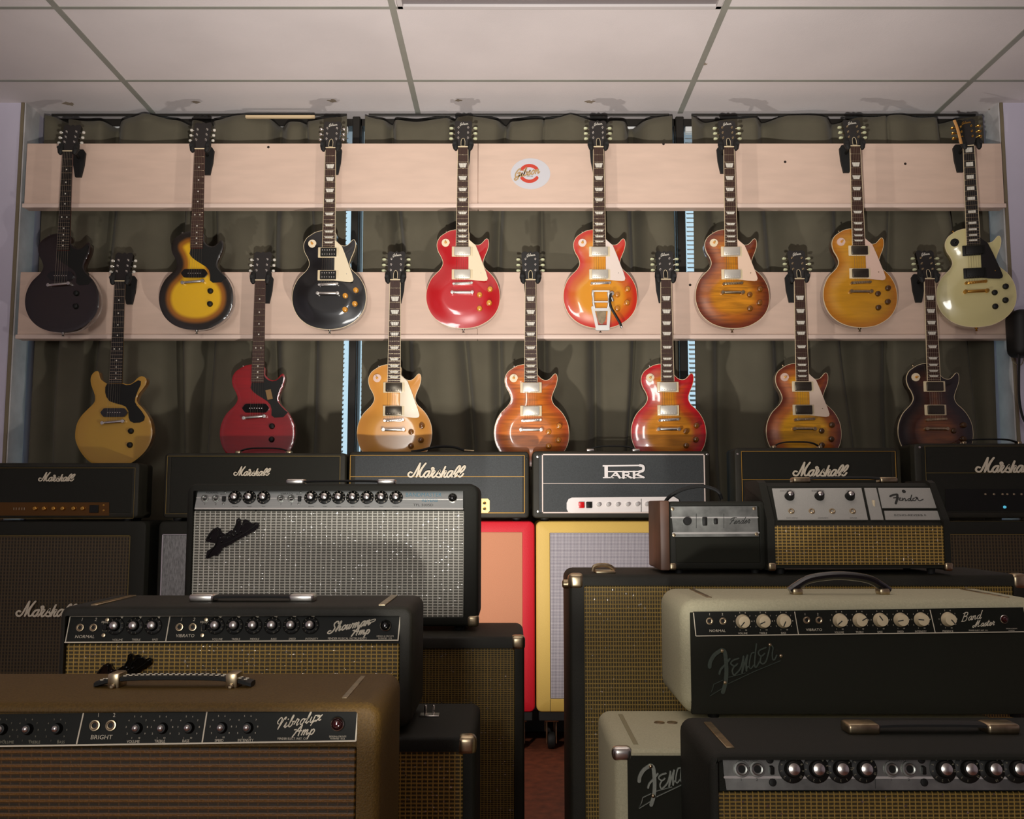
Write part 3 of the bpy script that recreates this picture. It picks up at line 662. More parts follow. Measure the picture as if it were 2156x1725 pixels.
def body_parts(kind, T, carve):
    key = (kind, carve)
    if key in TOPS: return TOPS[key]
    poly, V, Fc, D = body_geo(kind)
    bm = B(); vv = []
    for v, d in zip(V, D):
        t = min(1, d/.075); h = carve*(t*t*(3-2*t)) if carve else .0014*min(1, d/.004)
        vv.append(bm.verts.new((v.x, -T-h, v.y)))
    for f in Fc:
        try: bm.faces.new([vv[i] for i in f])
        except ValueError: pass
    bmesh.ops.recalc_face_normals(bm, faces=bm.faces)
    if sum(f.normal.y*f.calc_area() for f in bm.faces) > 0: bmesh.ops.reverse_faces(bm, faces=bm.faces)
    me = to_mesh('top', bm, 180)
    a = me.attributes.new('rim', 'FLOAT', 'POINT')
    for i, d in enumerate(D): a.data[i].value = d
    # sides and back with a rounded rear edge
    bm = B(); n = len(poly); A = Vector((0, 0))
    def off(k):
        out = []
        for i in range(n):
            p = Vector(poly[i]); t = Vector(poly[(i+1) % n])-Vector(poly[i-1]); t.normalize()
            out.append(p+Vector((-t.y, t.x))*k)
        return out
    ar = sum(poly[i-1][0]*poly[i][1]-poly[i][0]*poly[i-1][1] for i in range(n)); sg = 1 if ar > 0 else -1
    rings = [(0, -T), (0, -.006), (.0018, -.002), (.006, 0)]
    rg = [[bm.verts.new((p.x, y, p.y)) for p in off(sg*k)] for k, y in rings]
    for a_, b_ in zip(rg, rg[1:]):
        for i in range(n):
            j = (i+1) % n; bm.faces.new((a_[i], a_[j], b_[j], b_[i]))
    tris = geometry.tessellate_polygon([[Vector((v.co.x, v.co.z, 0)) for v in rg[-1]]])
    for t in tris:
        try: bm.faces.new([rg[-1][i] for i in t])
        except ValueError: pass
    bmesh.ops.recalc_face_normals(bm, faces=bm.faces)
    sd = to_mesh('sides', bm, 50)
    bm = B(); r0 = [bm.verts.new((p.x, y, p.y)) for p, y in ((q, -T+.0055) for q in off(-sg*.0004))]; r1 = [bm.verts.new((q.x, -T-.0006, q.y)) for q in off(-sg*.0004)]; r2 = [bm.verts.new((q.x, -T-.0008, q.y)) for q in off(sg*.0014)]
    for a_, b_ in ((r0, r1), (r1, r2)):
        for i in range(n):
            j = (i+1) % n; bm.faces.new((a_[i], a_[j], b_[j], b_[i]))
    bmesh.ops.recalc_face_normals(bm, faces=bm.faces)
    bd = to_mesh('binding', bm, 40)
    TOPS[key] = (me, sd, bd); return TOPS[key]
def I4(): return Matrix.Identity(4)
def put(name, bm, m, parent, loc=(0, 0, 0)):
    o = obj(name, bm, m, parent); o.location = loc; return o
def tuner_mesh(style):
    bm = B(); b2 = B()
    if style == 'green': lathe(b2, [(0, 0), (.0052, .0005), (.0078, .006), (.0080, .012), (.0055, .0165), (0, .0172)], 12, Matrix.Diagonal((1, 1, .62, 1)) @ Matrix.Rotation(R(90), 4, 'Z'))
    else: lathe(b2, [(0, 0), (.005, .0005), (.0062, .004), (.0062, .008), (.004, .0115), (0, .012)], 12, Matrix.Rotation(R(90), 4, 'Z'))
    return b2
MESHC = {}
def cached(key, fn):
    if key not in MESHC: MESHC[key] = to_mesh(key if isinstance(key, str) else key[0], fn())
    return MESHC[key]
def post_bm():
    bm = B(); lathe(bm, [(0, 0), (.0046, 0), (.0046, .002), (.003, .0025), (.003, .007), (.0022, .008), (0, .008)], 12); return bm
def knob_bm():
    bm = B(); lathe(bm, [(0, 0), (.0125, 0), (.0128, .002), (.0108, .008), (.0098, .0125), (.0085, .0135), (0, .0135)], 20); return bm
def ring_bm(w=.0915, h=.045, t=.006):
    bm = B(); box(bm, -w/2, w/2, -t, 0, -h/2, h/2, .0025, 2); return bm
def cover_bm():
    bm = B(); box(bm, -.035, .035, -.011, 0, -.0190, .0190, .003, 2)
    for i in range(6): lathe(bm, [(0, 0), (.0024, 0), (.0022, .0008), (0, .001)], 10, Matrix.Translation((-.0255+i*.0102, -.011, -.0125)))
    return bm
def open_bm():
    bm = B(); box(bm, -.034, .034, -.009, 0, -.0185, .0185, .001, 1); return bm
def poles_bm():
    bm = B()
    for r_ in (-.009, .009):
        for i in range(6): lathe(bm, [(0, 0), (.0024, 0), (.0022, .0008), (0, .001)], 10, Matrix.Translation((-.0255+i*.0102, -.009, r_)))
    return bm
def bridge_bm():
    bm = B(); box(bm, -.036, .036, -.011, -.002, -.0055, .0055, .002, 2)
    for i in range(6): box(bm, -.028+i*.0102, -.021+i*.0102, -.0135, -.011, -.005+.001*i, -.001+.001*i, .0006, 1)
    for s in (-1, 1): lathe(bm, [(0, 0), (.0062, 0), (.0062, .010), (.005, .012), (0, .012)], 14, Matrix.Translation((s*.0385, 0, 0)))
    return bm
def tail_bm():
    bm = B(); box(bm, -.043, .043, -.015, -.003, -.0062, .0062, .0045, 3)
    for s in (-1, 1): lathe(bm, [(0, 0), (.0085, 0), (.0085, .014), (.007, .017), (0, .0175)], 16, Matrix.Translation((s*.0425, 0, 0)))
    return bm
def wrap_bm():
    bm = B(); box(bm, -.042, .042, -.015, -.003, -.006, .006, .0045, 3)
    for s in (-1, 1): lathe(bm, [(0, 0), (.0085, 0), (.0085, .015), (.007, .0175), (0, .0178)], 16, Matrix.Translation((s*.043, 0, 0)))
    return bm
def p90_bm():
    bm = B(); f = lambda x, y: ((x-553)/SX, (744-y)/SZ)
    prism(bm, [f(*p) for p in [(352,744),(372,712),(400,682),(430,679),(680,679),(708,682),(736,712),(754,744),(736,776),(708,806),(680,809),(430,809),(400,806),(372,776)]], -.010, 0); return bm
def p90_poles():
    bm = B()
    for i in range(6): lathe(bm, [(0, 0), (.0024, 0), (.0022, .0008), (0, .001)], 10, Matrix.Translation((-.0255+i*.0102, -.010, 0)))
    return bm
GUARD = [(664,250),(700,285),(770,345),(830,490),(885,640),(930,760),(955,845),(945,878),(905,888),(800,880),(720,870),(664,865),(664,712),(664,705),(664,525),(664,365)]
JGUARD = [(478,362),(462,440),(500,495),(564,544),(640,590),(719,640),(765,690),(786,760),(786,847),(830,880),(963,872),(1030,800),(985,770),(925,710),(870,640),(860,600),(870,540),(900,460),(940,370),(950,290),(930,262),(890,300),(845,335),(785,345),(730,330),(690,300),(664,262),(664,362)]
DGUARD = [(545,345),(520,400),(520,480),(545,560),(600,630),(700,665),(800,690),(870,720),(915,790),(925,900),(950,955),(1010,985),(1110,980),(1180,945),(1190,880),(1130,790),(1050,700),(1015,640),(1018,570),(1060,450),(1100,360),(1100,300),(1060,285),(1000,320),(930,362),(860,368),(810,345)]
GROUP1 = 'guitars hanging on the display boards'
def guitar(px, ynut, ybase, label, kind='s', style='lp', fin=None, side=(60, 20, 14), guard=(236, 220, 186), hw=None, pick='chrome', pup_ring=CREAMPL, knobm=AMBER, tun='green', tunm=None,
           inlay='trap', board=ROSE, bigsby=False, yaw=0, neck=None, bind=CREAMPL, decal=True, tagcard=False, hasguard=True):
    flat = style != 'lp'; T = .048 if not flat else .042; carve = 0 if flat else .011
    hw = hw or CHROME; pr = Plane(4.03)
    zb = P(px, ybase, 4.03).z if ybase else P(px, ynut, 4.03).z-NUT
    X = P(px, ybase or ynut, 4.03).x
    t = thing('electric_guitar', label, 'guitar', (X, 4.03+T, zb), R(yaw), GROUP1)
    top, sides, bd = body_parts(kind, T, carve)
    sm = mat('side_%d_%d_%d' % side, side, .2, coat=1)
    if flat:      # slab body in one finish
        o = obj('body', sides, sm, t) if not len(sides.materials) else None
        if o is None: me = sides.copy(); me.materials.clear(); o = obj('body', me, sm, t)
    else:
        me = sides.copy(); me.materials.clear(); o = obj('body', me, sm, t)
    me = top.copy(); me.materials.clear(); obj('top', me, fin, t)
    if not flat: me = bd.copy(); me.materials.clear(); obj('binding', me, bind, t)
    NM = neck or MAHOG
    yf = -T-carve*.55-.004            # fingerboard underside
    # neck
    bm = B(); zend = L(0, 355)[1] if kind == 's' else LD(0, 335)[1]
    zh = (.38 if kind == 's' else .36)
    nv = []
    for z in (NUT, (NUT+zh)/2, zh+.02, zh-.03):
        wd = .0215+(.0265-.0215)*(NUT-z)/(NUT-zend); dp = .019+(.004)*(NUT-z)/(NUT-zh)
        if z == zh-.03: dp = .03
        nv.append([bm.verts.new((wd*math.cos(R(a)), yf+.001+dp*math.sin(R(a)), z)) for a in range(0, 181, 18)])
    for a_, b_ in zip(nv, nv[1:]):
        for i in range(10): bm.faces.new((a_[i], a_[i+1], b_[i+1], b_[i]))
        bm.faces.new((a_[10], a_[0], b_[0], b_[10]))
    bm.faces.new(nv[0]); bm.faces.new(nv[-1][::-1]); bmesh.ops.recalc_face_normals(bm, faces=bm.faces)
    obj('neck', bm, NM, t)
    def fw(z): return .0215+(.0265-.0215)*(NUT-z)/(NUT-zend)
    bm = B(); prism(bm, [(-fw(zend), zend), (fw(zend), zend), (fw(NUT), NUT), (-fw(NUT), NUT)], yf-.0055, yf)
    fb = obj('fingerboard', bm, board, t)
    if bind is not None and not flat:
        bm = B()
        for s in (-1, 1): prism(bm, [(s*fw(zend), zend), (s*(fw(zend)+.0016), zend), (s*(fw(NUT)+.0016), NUT), (s*fw(NUT), NUT)][::s], yf-.0056, yf+.0002)
        obj('neck_binding', bm, bind, fb)
    for n in range(1, 23):
        z = fretz(n)
        if z > zend+.003: bm = B(); box(bm, -fw(z), fw(z), yf-.0068, yf-.0054, z-.001, z+.001, .0004, 1); obj('fret', bm, FRETM, fb)
    marks = [3, 5, 7, 9, 12, 15, 17, 19, 21]+([1] if inlay == 'block' else [])
    for n in marks:
        z0, z1 = fretz(n), fretz(n-1); zc = (z0+z1)/2; hh = (z1-z0)/2*.62
        if z0 < zend: continue
        bm = B()
        if inlay == 'dot':
            for dx in ((-.011, .011) if n == 12 else (0,)): lathe(bm, [(0, 0), (.0031, 0), (.0031, .0003), (0, .0003)], 12, Matrix.Translation((dx, yf-.0055, zc)))
        elif inlay == 'block': box(bm, -fw(zc)*.62, fw(zc)*.62, yf-.0059, yf-.0054, zc-hh, zc+hh)
        else: prism(bm, [(-fw(zc)*.56, zc-hh), (fw(zc)*.56, zc-hh), (fw(zc)*.76, zc+hh), (-fw(zc)*.76, zc+hh)], yf-.0059, yf-.0054)
        obj('inlay', bm, PEARL, fb)
    bm = B(); box(bm, -fw(NUT), fw(NUT), yf-.0085, yf, NUT, NUT+.0045, .0008, 1); obj('nut', bm, CREAMPL, t)
    # headstock, leaning back
    HM = Matrix.Translation((0, yf-.001, NUT+.0035)) @ Matrix.Rotation(R(-15), 4, 'X')
    hs = smooth_pts([(-.0215,0),(-.027,.018),(-.034,.040),(-.0355,.07),(-.0375,.105),(-.0385,.128)], 4)
    tp = smooth_pts([(-.0385,.128),(-.030,.137),(-.018,.136),(-.009,.132),(0,.1385),(.009,.132),(.018,.136),(.030,.137),(.0385,.128)], 4)
    right = [(-x, z) for x, z in hs[::-1]]
    poly = hs[:-1]+tp[:-1]+right
    bm = B(); prism(bm, poly, -.0005, .0145, HM); hd = obj('headstock', bm, BLKGLOSS if not flat else mat('black_headstock', (20, 17, 15), .25, coat=.6), t)
    if decal:
        bm = B(); script(bm, 'Gi', HM @ Matrix.Translation((-.016, -.0006, .112)), .0062, .0016, slant=.2, depth=.0003, rise=.1)
        script(bm, 'bson', HM @ Matrix.Translation((-.004, -.0006, .114)), .0062, .0016, slant=.2, depth=.0003, rise=.1); obj('logo_decal', bm, PEARL if hw is not GOLD else GOLD, hd, None)
    if inlay != 'dot' and inlay != 'block':
        bm = B(); q = [(-.0085,.004),(-.0085,.028),(-.0055,.040),(0,.044),(.0055,.040),(.0085,.028),(.0085,.004)]
        prism(bm, q, -.002, -.0005, HM); rc = obj('truss_rod_cover', bm, BLKPL, hd)
        bm = B(); stroke(bm, q+[q[0]], .0018, -.0026, -.002, smooth=False, M=HM); obj('cover_edge', bm, CREAMPL, rc) if False else obj('cover_edge', bm, CREAMPL, hd)
    tm = tunm or mat('pale_green_button', (196, 200, 160), .3, coat=.5)
    for s in (-1, 1):
        for z in (.046, .073, .100):
            hwid = .036
            p = obj('string_post', cached('post', post_bm), hw, hd); p.matrix_basis = HM @ Matrix.Translation((s*.021, -.0005, z))
            if not len(p.data.materials): p.data.materials.append(hw)
            p.material_slots[0].link = 'OBJECT'; p.material_slots[0].material = hw
            key = ('tuner', tun); mm = cached(key, lambda: tuner_mesh(tun))
            q = obj('tuner_button', mm, tm, hd)
            q.matrix_basis = HM @ Matrix.Translation((s*(hwid+.008), .007, z+.002)) @ Matrix.Rotation(R(0 if s > 0 else 180), 4, 'Y')
            q.material_slots[0].link = 'OBJECT'; q.material_slots[0].material = tm
            bm = B(); tube(bm, [(s*.03, .0145, z), (s*(hwid+.010), .008, z+.002)], .0024, 8); bmesh.ops.transform(bm, matrix=HM, verts=bm.verts)
            obj('tuner_shaft', bm, hw, hd)
    surf = -T-carve
    def pos(x, y, d=0): a_, b_ = L(x, y); return (a_, surf+d, b_)
    def slotput(name, key, fn, m, loc, par=None, rot=0):
        o = obj(name, cached(key, fn), m, par or t); o.material_slots[0].link = 'OBJECT'; o.material_slots[0].material = m
        o.matrix_basis = Matrix.Translation(loc) @ Matrix.Rotation(rot, 4, 'Y'); return o
    if style == 'lp':
        gm = mat('guard_%d_%d_%d' % guard, guard, .3, coat=.3)
        if hasguard:
          bm = B(); prism(bm, [L(x, y) for x, y in GUARD], surf-.0055, surf-.0035)
          gd = obj('pickguard', bm, gm, t)
          bm = B(); a_, b_ = L(852, 765); lathe(bm, [(0, 0), (.0024, 0), (.002, .001), (0, .0012)], 10, Matrix.Translation((a_, surf-.0055, b_))); obj('guard_screw', bm, hw, gd)
        for y in (440, 785):
            rg = slotput('pickup', 'ring', ring_bm, pup_ring, pos(572, y))
            x0, y0, z0 = pos(572, y, -.003)
            if pick == 'open':
                cv = slotput('coil', 'open', open_bm, BLKPL, (x0, y0, z0), rg); cv.location = (0, -.003, 0)
                pp = slotput('pole_screws', 'poles', poles_bm, hw, (0, -.003, 0), rg)
            else:
                cm = {'chrome': mat('nickel_cover', (212, 207, 194), .35, .5), 'dark': mat('aged_nickel_cover', (92, 86, 76), .3, .9), 'black': BLKPL}[pick]
                cv = slotput('pickup_cover', 'cover', cover_bm, cm, (0, -.003, 0), rg)
        if bigsby:
            slotput('bridge', 'bridge', bridge_bm, hw, pos(585, 920), rot=R(-2))
            bm = B(); z1 = L(0, 1035)[1]; f = lambda x, y, d: ((x-572)/SX, surf-d, (1590-y)/SZ)
            for x in (470, 705): tube(bm, [f(x, 1035, .012), f(x-8, 1090, .012), f(x, 1150, .010), f(x, 1215, .012), f(x+(20 if x < 500 else -15), 1300, .006)], [.0062,.0068,.005,.006,.005], 10)
            tube(bm, [f(465, 1045, .014), f(715, 1045, .014)], .0038, 10); tube(bm, [f(455, 1205, .012), f(720, 1205, .012)], .004, 10)
            fr = [(455,1290),(500,1330),(700,1330),(715,1290),(700,1500),(685,1610),(530,1615),(505,1500)]
            for seg in ([(460,1290),(530,1610)], [(712,1290),(685,1610)], [(470,1320),(700,1320)], [(525,1575),(690,1575)], [(520,1610),(690,1610)]):
                stroke(bm, [((x-572)/SX, (1590-y)/SZ) for x, y in seg], .0125 if seg[0][1] != 1320 else .012, surf-.011, surf-.003, smooth=False)
            bs = obj('vibrato_tailpiece', bm, mat('polished_aluminium', (240, 238, 232), .38, .8), t)
            bm = B(); prism(bm, [((x-572)/SX, (1590-y)/SZ) for x, y in [(515,1345),(665,1345),(650,1480),(600,1540),(555,1510),(530,1440)]][::-1], surf-.006, surf-.0045); obj('cast_plate', bm, AGED, bs)
            bm = B(); pts = smooth_pts([f(735,1085,.024), f(715,1180,.024), f(730,1290,.022), f(790,1400,.020), f(860,1520,.018), f(885,1580,.018)], 5)
            tube(bm, pts, .0052, 10, flat=.6); arm = obj('vibrato_arm', bm, BLKPL, t)
            bm = B(); tube(bm, [f(880,1575,.018), f(895,1600,.018)], .005, 10); tube(bm, [f(745,1090,.012), f(745,1090,.026)], .0095, 12); tube(bm, [f(740,1130,.012), f(765,1200,.012)], .0062, 10); obj('arm_tip', bm, CHROME, arm)
        else:
            slotput('bridge', 'bridge', bridge_bm, hw, pos(578, 925), rot=R(-3))
            slotput('tailpiece', 'tail', tail_bm, hw, pos(573, 1062))
        for x, y in ((990,1005),(833,1090),(978,1210),(832,1297)):
            slotput('knob', 'gknob', knob_bm, knobm, pos(x, y, .003))
        sw = B(); a_, _, b_ = pos(315, 298); lathe(sw, [(.0177, -.007), (.0177, 0), (.0172, .0012), (.0075, .0014), (0, .0014)], 24, Matrix.Translation((a_, surf+.004, b_)))
        tgl = obj('switch_washer', sw, mat('switch_ring_%d' % (guard[0]), guard, .35), t)
        sw = B(); lathe(sw, [(0, 0), (.0052, 0), (.0052, .004), (.002, .005), (.0024, .013), (.0038, .017), (0, .019)], 12, Matrix.Translation((a_, surf+.004, b_))); obj('toggle_switch', sw, AMBER if knobm is not BLKPL else BLKPL, t)
        xs = [L(478+i*0, 0)[0] for i in range(6)]
        bz = L(0, 925)[1]; tz = L(0, 1062)[1]; off = (0, 0)
    else:
        if kind == 's': gp = [L(x, y) for x, y in JGUARD]; K = L
        else: gp = [LD(x, y) for x, y in DGUARD]; K = LD
        if gp:
            ar = sum(gp[i-1][0]*gp[i][1]-gp[i][0]*gp[i-1][1] for i in range(len(gp)))
            if ar < 0: gp = gp[::-1]
        bm = B(); prism(bm, gp, surf-.0035, surf-.0012); obj('pickguard', bm, BLKPL, t)
        if kind == 's': c, wz, kn = L(553, 744), L(537, 876), [(797,1005),(797,1200)]; kk = [L(*q) for q in kn]
        else: c, wz = LD(690, 818), LD(680, 975); kk = [LD(970, 1118), LD(962, 1345)]
        pk = slotput('pickup', 'p90', p90_bm, BLKGLOSS, (c[0], surf-.001, c[1]))
        slotput('pole_screws', 'p90p', p90_poles, hw, (0, 0, 0), pk)
        slotput('wrap_bridge', 'wrap', wrap_bm, hw, (wz[0], surf-.001, wz[1]), rot=R(-5))
        for q in kk: slotput('knob', 'gknob', knob_bm, BLKPL, (q[0], surf, q[1]))
        bz = tz = wz[1]
    bm = B()
    for i in range(6):
        xn = -.0175+i*.007; xb = -.0255+i*.0102
        tube(bm, [(xn, yf-.0078, NUT+.002), (xb+(.0 if kind == 's' else -.003), surf-.0135, bz)], .0002+.00004*(5-i), 4)
    obj('strings', bm, STRINGM, t)
    bm = B(); zc = 0 if kind == 's' else 0
    lathe(bm, [(0, 0), (.0075, 0), (.0075, .0015), (.0035, .004), (.0035, .009), (.0062, .0125), (0, .013)], 14, Matrix.Translation((L(585, 0)[0] if kind == 's' else 0, -T/2, .0)) @ Matrix.Rotation(R(90), 4, 'X'))
    obj('strap_button', bm, hw, t)
    if kind == 's':
        bm = B(); a_, b_ = L(330, 128); lathe(bm, [(0, 0), (.0065, 0), (.003, .003), (.003, .008), (.0055, .011), (0, .0115)], 14, Matrix.Translation((a_, -T/2, b_)) @ Matrix.Rotation(R(-25), 4, 'Y') @ Matrix.Rotation(R(-90), 4, 'X')); obj('strap_button', bm, hw, t)
    if tagcard:
        bm = B(); box(bm, -.0115, .0115, -.0006, 0, -.021, .021, .0002, 1, M=Matrix.Translation((L(745, 0)[0], surf-.005, L(0, 540)[1])) @ Matrix.Rotation(R(-14), 4, 'Y'))
        o = obj('price_tag', bm, mat('tan_tag_card', (134, 104, 62), .7), t); o['label'] = 'small tan paper tag'
    # wall hanger on the board, a thing of its own
    hy = 4.14; zt = zb+NUT
    h = thing('guitar_hanger', 'black wall hanger holding the '+label.split(',')[0], 'hanger', (X, hy, zt), 0, 'black guitar hangers screwed to the boards')
    bm = B(); prism(bm, [(-.013,-.075),(.013,-.075),(.024,-.02),(.028,.035),(.018,.05),(-.018,.05),(-.028,.035),(-.024,-.02)], -.012, 0); obj('base_plate', bm, RUBBER, h)
    yk = yf+T+4.03-hy+.016      # local y of yoke, just behind the headstock
    bm = B(); tube(bm, [(0, -.012, .012), (0, yk+.014, .022)], .007, 8); obj('arm', bm, BLKPL, h)
    for s in (-1, 1):
        bm = B(); tube(bm, smooth_pts([(0, yk+.016, .020), (s*.024, yk+.012, .022), (s*.036, yk-.002, .018), (s*.036, yk-.030, .016)], 4), .0075, 10); 
        tube(bm, [(s*.0335, yk+.004, .046), (s*.0335, yk-.006, .034), (s*.0335, yk-.014, .014), (s*.031, yk-.020, -.004), (s*.029, yk-.022, -.013)], [.006, .0115, .0135, .011, .006], 12)
        obj('padded_prong', bm, RUBBER, h)
    return t
wbtn = mat('white_button', (214, 210, 196), .3, coat=.5)
F_dark = finish('dark_maroon', (30, 16, 12), (24, 13, 10)); F_sunj = finish('tobacco_burst', (226, 176, 20), (24, 18, 10), e0=.022, e1=.062, mid=(150, 90, 14))
F_blk = finish('gloss_black', (14, 14, 14), (14, 14, 14)); F_red = finish('solid_red', (186, 8, 20), (180, 8, 18))
F_cherry = finish('cherry_burst', (220, 146, 30), (196, 40, 20), e0=.008, e1=.07, mid=(206, 96, 22)); F_honey = finish('honey_burst', (206, 134, 26), (112, 46, 18), .35, .008, .085, (168, 90, 20))
F_lemon = finish('amber_gold', (196, 138, 26), (176, 108, 24), .12, .0, .05); F_cream = finish('cream_finish', (206, 196, 140), (206, 196, 140))
F_tv = finish('mustard_yellow', (186, 142, 38), (180, 134, 36), rough=.5); F_cherj = finish('cherry_red', (150, 16, 22), (140, 14, 20), .12)
F_gold = finish('gold_top', (222, 156, 62), (208, 140, 48), rough=.3); F_ice = finish('iced_tea', (206, 114, 34), (170, 72, 24), .35, .004, .06)
F_cs = finish('cherry_sunburst', (206, 132, 28), (186, 16, 26), .25, .012, .072, (190, 70, 22)); F_hb = finish('honey_sunburst', (218, 156, 26), (110, 44, 20), .25, .006, .075, (176, 92, 20))
F_tob = finish('dark_tobacco', (122, 68, 24), (24, 14, 10), .35, .02, .1, (66, 32, 14))
guitar(126, 316, 700, 'near-black maroon single-cutaway guitar with dot inlays, leftmost of the top row', style='jr', fin=F_dark, side=(40, 14, 12), inlay='dot', tun='w', tunm=wbtn, board=EBONY, decal=False)
guitar(409, 310, 695, 'yellow and black sunburst single-pickup guitar, second in the top row', style='jr', fin=F_sunj, side=(44, 20, 14), inlay='dot', tun='w', tunm=wbtn, decal=False)
guitar(690, 309, 694, 'gloss black guitar with cream pickguard and open-coil pickups, third in the top row', fin=F_blk, side=(60, 40, 30), pick='open', tun='w', tunm=CHROME, knobm=AMBER)
guitar(973, 309, 692, 'bright red guitar with cream pickguard and chrome pickups, fourth in the top row', fin=F_red, side=(130, 60, 44))
guitar(1263, 309, 692, 'orange cherry burst guitar with chrome vibrato tailpiece and black arm', fin=F_cherry, side=(150, 80, 50), bigsby=True, knobm=mat('orange_amber_knob', (190, 120, 34), .25, coat=.5), guard=(232, 216, 204))
guitar(1542, 309, 692, 'flamed honey brown burst guitar, sixth in the top row, right of the vibrato one', fin=F_honey, side=(130, 70, 40), knobm=DKAMBER, guard=(236, 206, 180), hw=AGED, pick='chrome')
guitar(1812, 310, 690, 'amber gold guitar with dark pickups and cream guard, seventh in the top row', fin=F_lemon, side=(84, 40, 20), knobm=mat('brown_knob', (70, 44, 16), .3, coat=.4), hw=AGED, pick='dark', guard=(222, 190, 172))
guitar(2062, 313, 689, 'cream white guitar with black pickguard and gold hardware, rightmost of the top row', fin=F_cream, side=(176, 164, 108), guard=(16, 15, 14), pup_ring=BLKPL, pick='black', hw=GOLD, knobm=BLKPL, inlay='block', board=EBONY, tunm=GOLD, yaw=-13, neck=mat('cream_neck', (190, 176, 116), .3, coat=.5))
guitar(254, 594, None, 'mustard yellow double-cutaway guitar with black pickguard, lower row', kind='d', style='jr', fin=F_tv, side=(150, 100, 40), inlay='dot', tun='w', tunm=wbtn, board=EBONY, neck=mat('mustard_neck', (120, 86, 30), .3, coat=.5), decal=False)
guitar(549, 592, None, 'dark cherry red single-pickup guitar with paper tag on its guard, lower row', style='jr', fin=F_cherj, side=(110, 16, 18), inlay='dot', tun='w', tunm=wbtn, tagcard=True, decal=False)
guitar(833, 592, None, 'gold top guitar with cream guard and chrome pickups, lower row', fin=F_gold, side=(120, 70, 40), knobm=DKAMBER, pick='dark', guard=(222, 206, 176))
guitar(1117, 592, None, 'flamed reddish brown guitar without a pickguard, middle of the lower row', fin=F_ice, side=(120, 50, 26), knobm=mat('orange_amber_knob', (190, 120, 34), .25, coat=.5), hasguard=False)
guitar(1401, 591, None, 'cherry red to amber sunburst guitar with white highlight, lower row behind white-panelled head', fin=F_cs, side=(150, 50, 30), knobm=DKAMBER, hasguard=False)
guitar(1681, 590, None, 'honey yellow sunburst guitar with pale guard and dark pickups, lower row', fin=F_hb, side=(90, 40, 20), knobm=mat('brown_knob', (70, 44, 16), .3, coat=.4), hw=AGED, pick='dark', guard=(222, 200, 180))
guitar(1954, 590, None, 'dark tobacco brown burst guitar without a pickguard, rightmost of the lower row', fin=F_tob, side=(40, 22, 14), knobm=mat('brown_knob', (70, 44, 16), .3, coat=.4), hw=AGED, pick='dark', hasguard=False)
# ------------------------------------------------------------------ amplifiers
I = Matrix.Identity(4)
def quad(bm, pl, pts, th=.003, lift=0.0):
    """plate through the given pixels of plane pl, th thick towards the viewer"""
    cx = sum(p[0] for p in pts)/len(pts); cy = sum(p[1] for p in pts)/len(pts)
    M = pl.mat(cx, cy, lift); Mi = M.inverted()
    q = [(Mi @ pl.at(x, y, lift)) for x, y in pts]; poly = [(v.x, v.z) for v in q]
    prism(bm, poly, -th, 0, M)
def rect_px(x0, y0, x1, y1, sx=0): return [(x0+sx, y1), (x1-sx*0, y1), (x1, y0), (x0+sx*2, y0)]
def pline(bm, pl, pts, wpx, th=.0012, lift=.0, smooth=False):
    cx, cy = pts[0]; M = pl.mat(cx, cy, lift); Mi = M.inverted(); q = [Mi @ pl.at(x, y, lift) for x, y in pts]
    stroke(bm, [(v.x, v.z) for v in q], wpx/pl.ppm(cx, cy), -th, 0, M=M, smooth=smooth)
def ptext(bm, pl, s, px, py, hpx, lift=.0005, align='c', shear=0, xs=1.0, roll=0):
    """text with its baseline centre at the pixel"""
    text(bm, s, pl.mat(px, py, lift, roll), hpx/pl.ppm(px, py), align, shear, xs)
def skirt_bm():
    bm = B(); lathe(bm, [(0, 0), (.0172, 0), (.0174, .0018), (.0150, .0032), (.0105, .0040), (.0098, .0120), (.0090, .0132), (.0078, .0135), (0, .0135)], 28); return bm
def cap_bm():
    bm = B(); lathe(bm, [(0, .0135), (.0076, .0135), (.0074, .0148), (.004, .0163), (0, .0168)], 20); return bm
def numerals_bm():
    bm = B()
    for i in range(10):
        a = R(-150+i*33); M = Matrix.Translation((.0142*math.sin(a), -.0036, .0142*math.cos(a))) @ Matrix.Rotation(a, 4, 'Y') @ Matrix.Translation((0, 0, -.0014))
        text(bm, str(i+1), M, .0030)
    return bm
def plain_knob_bm():
    bm = B(); lathe(bm, [(0, 0), (.0125, 0), (.0122, .002), (.0100, .010), (.0098, .0125), (.0070, .0130), (0, .0130)], 24); return bm
def cap2_bm():
    bm = B(); lathe(bm, [(0, .013), (.0066, .013), (.0064, .0150), (.0035, .0170), (0, .0178)], 18); return bm
def jack_bm():
    bm = B(); lathe(bm, [(.0045, -.002), (.0045, .003), (.0062, .0036), (.0072, .0026), (.0092, .0024), (.0096, .0004), (.0096, 0)], 20)
    return bm
def jackhole_bm():
    bm = B(); lathe(bm, [(0, .0004), (.0048, .0004)], 14); return bm
def small_screw_bm():
    bm = B(); lathe(bm, [(0, 0), (.0034, 0), (.0030, .0012), (0, .0018)], 12); return bm
def inst(name, key, fn, m, parent, M):
    o = obj(name, cached(key, fn), m, parent); o.material_slots[0].link = 'OBJECT'; o.material_slots[0].material = m
    o.matrix_basis = W(parent).inverted() @ M; return o
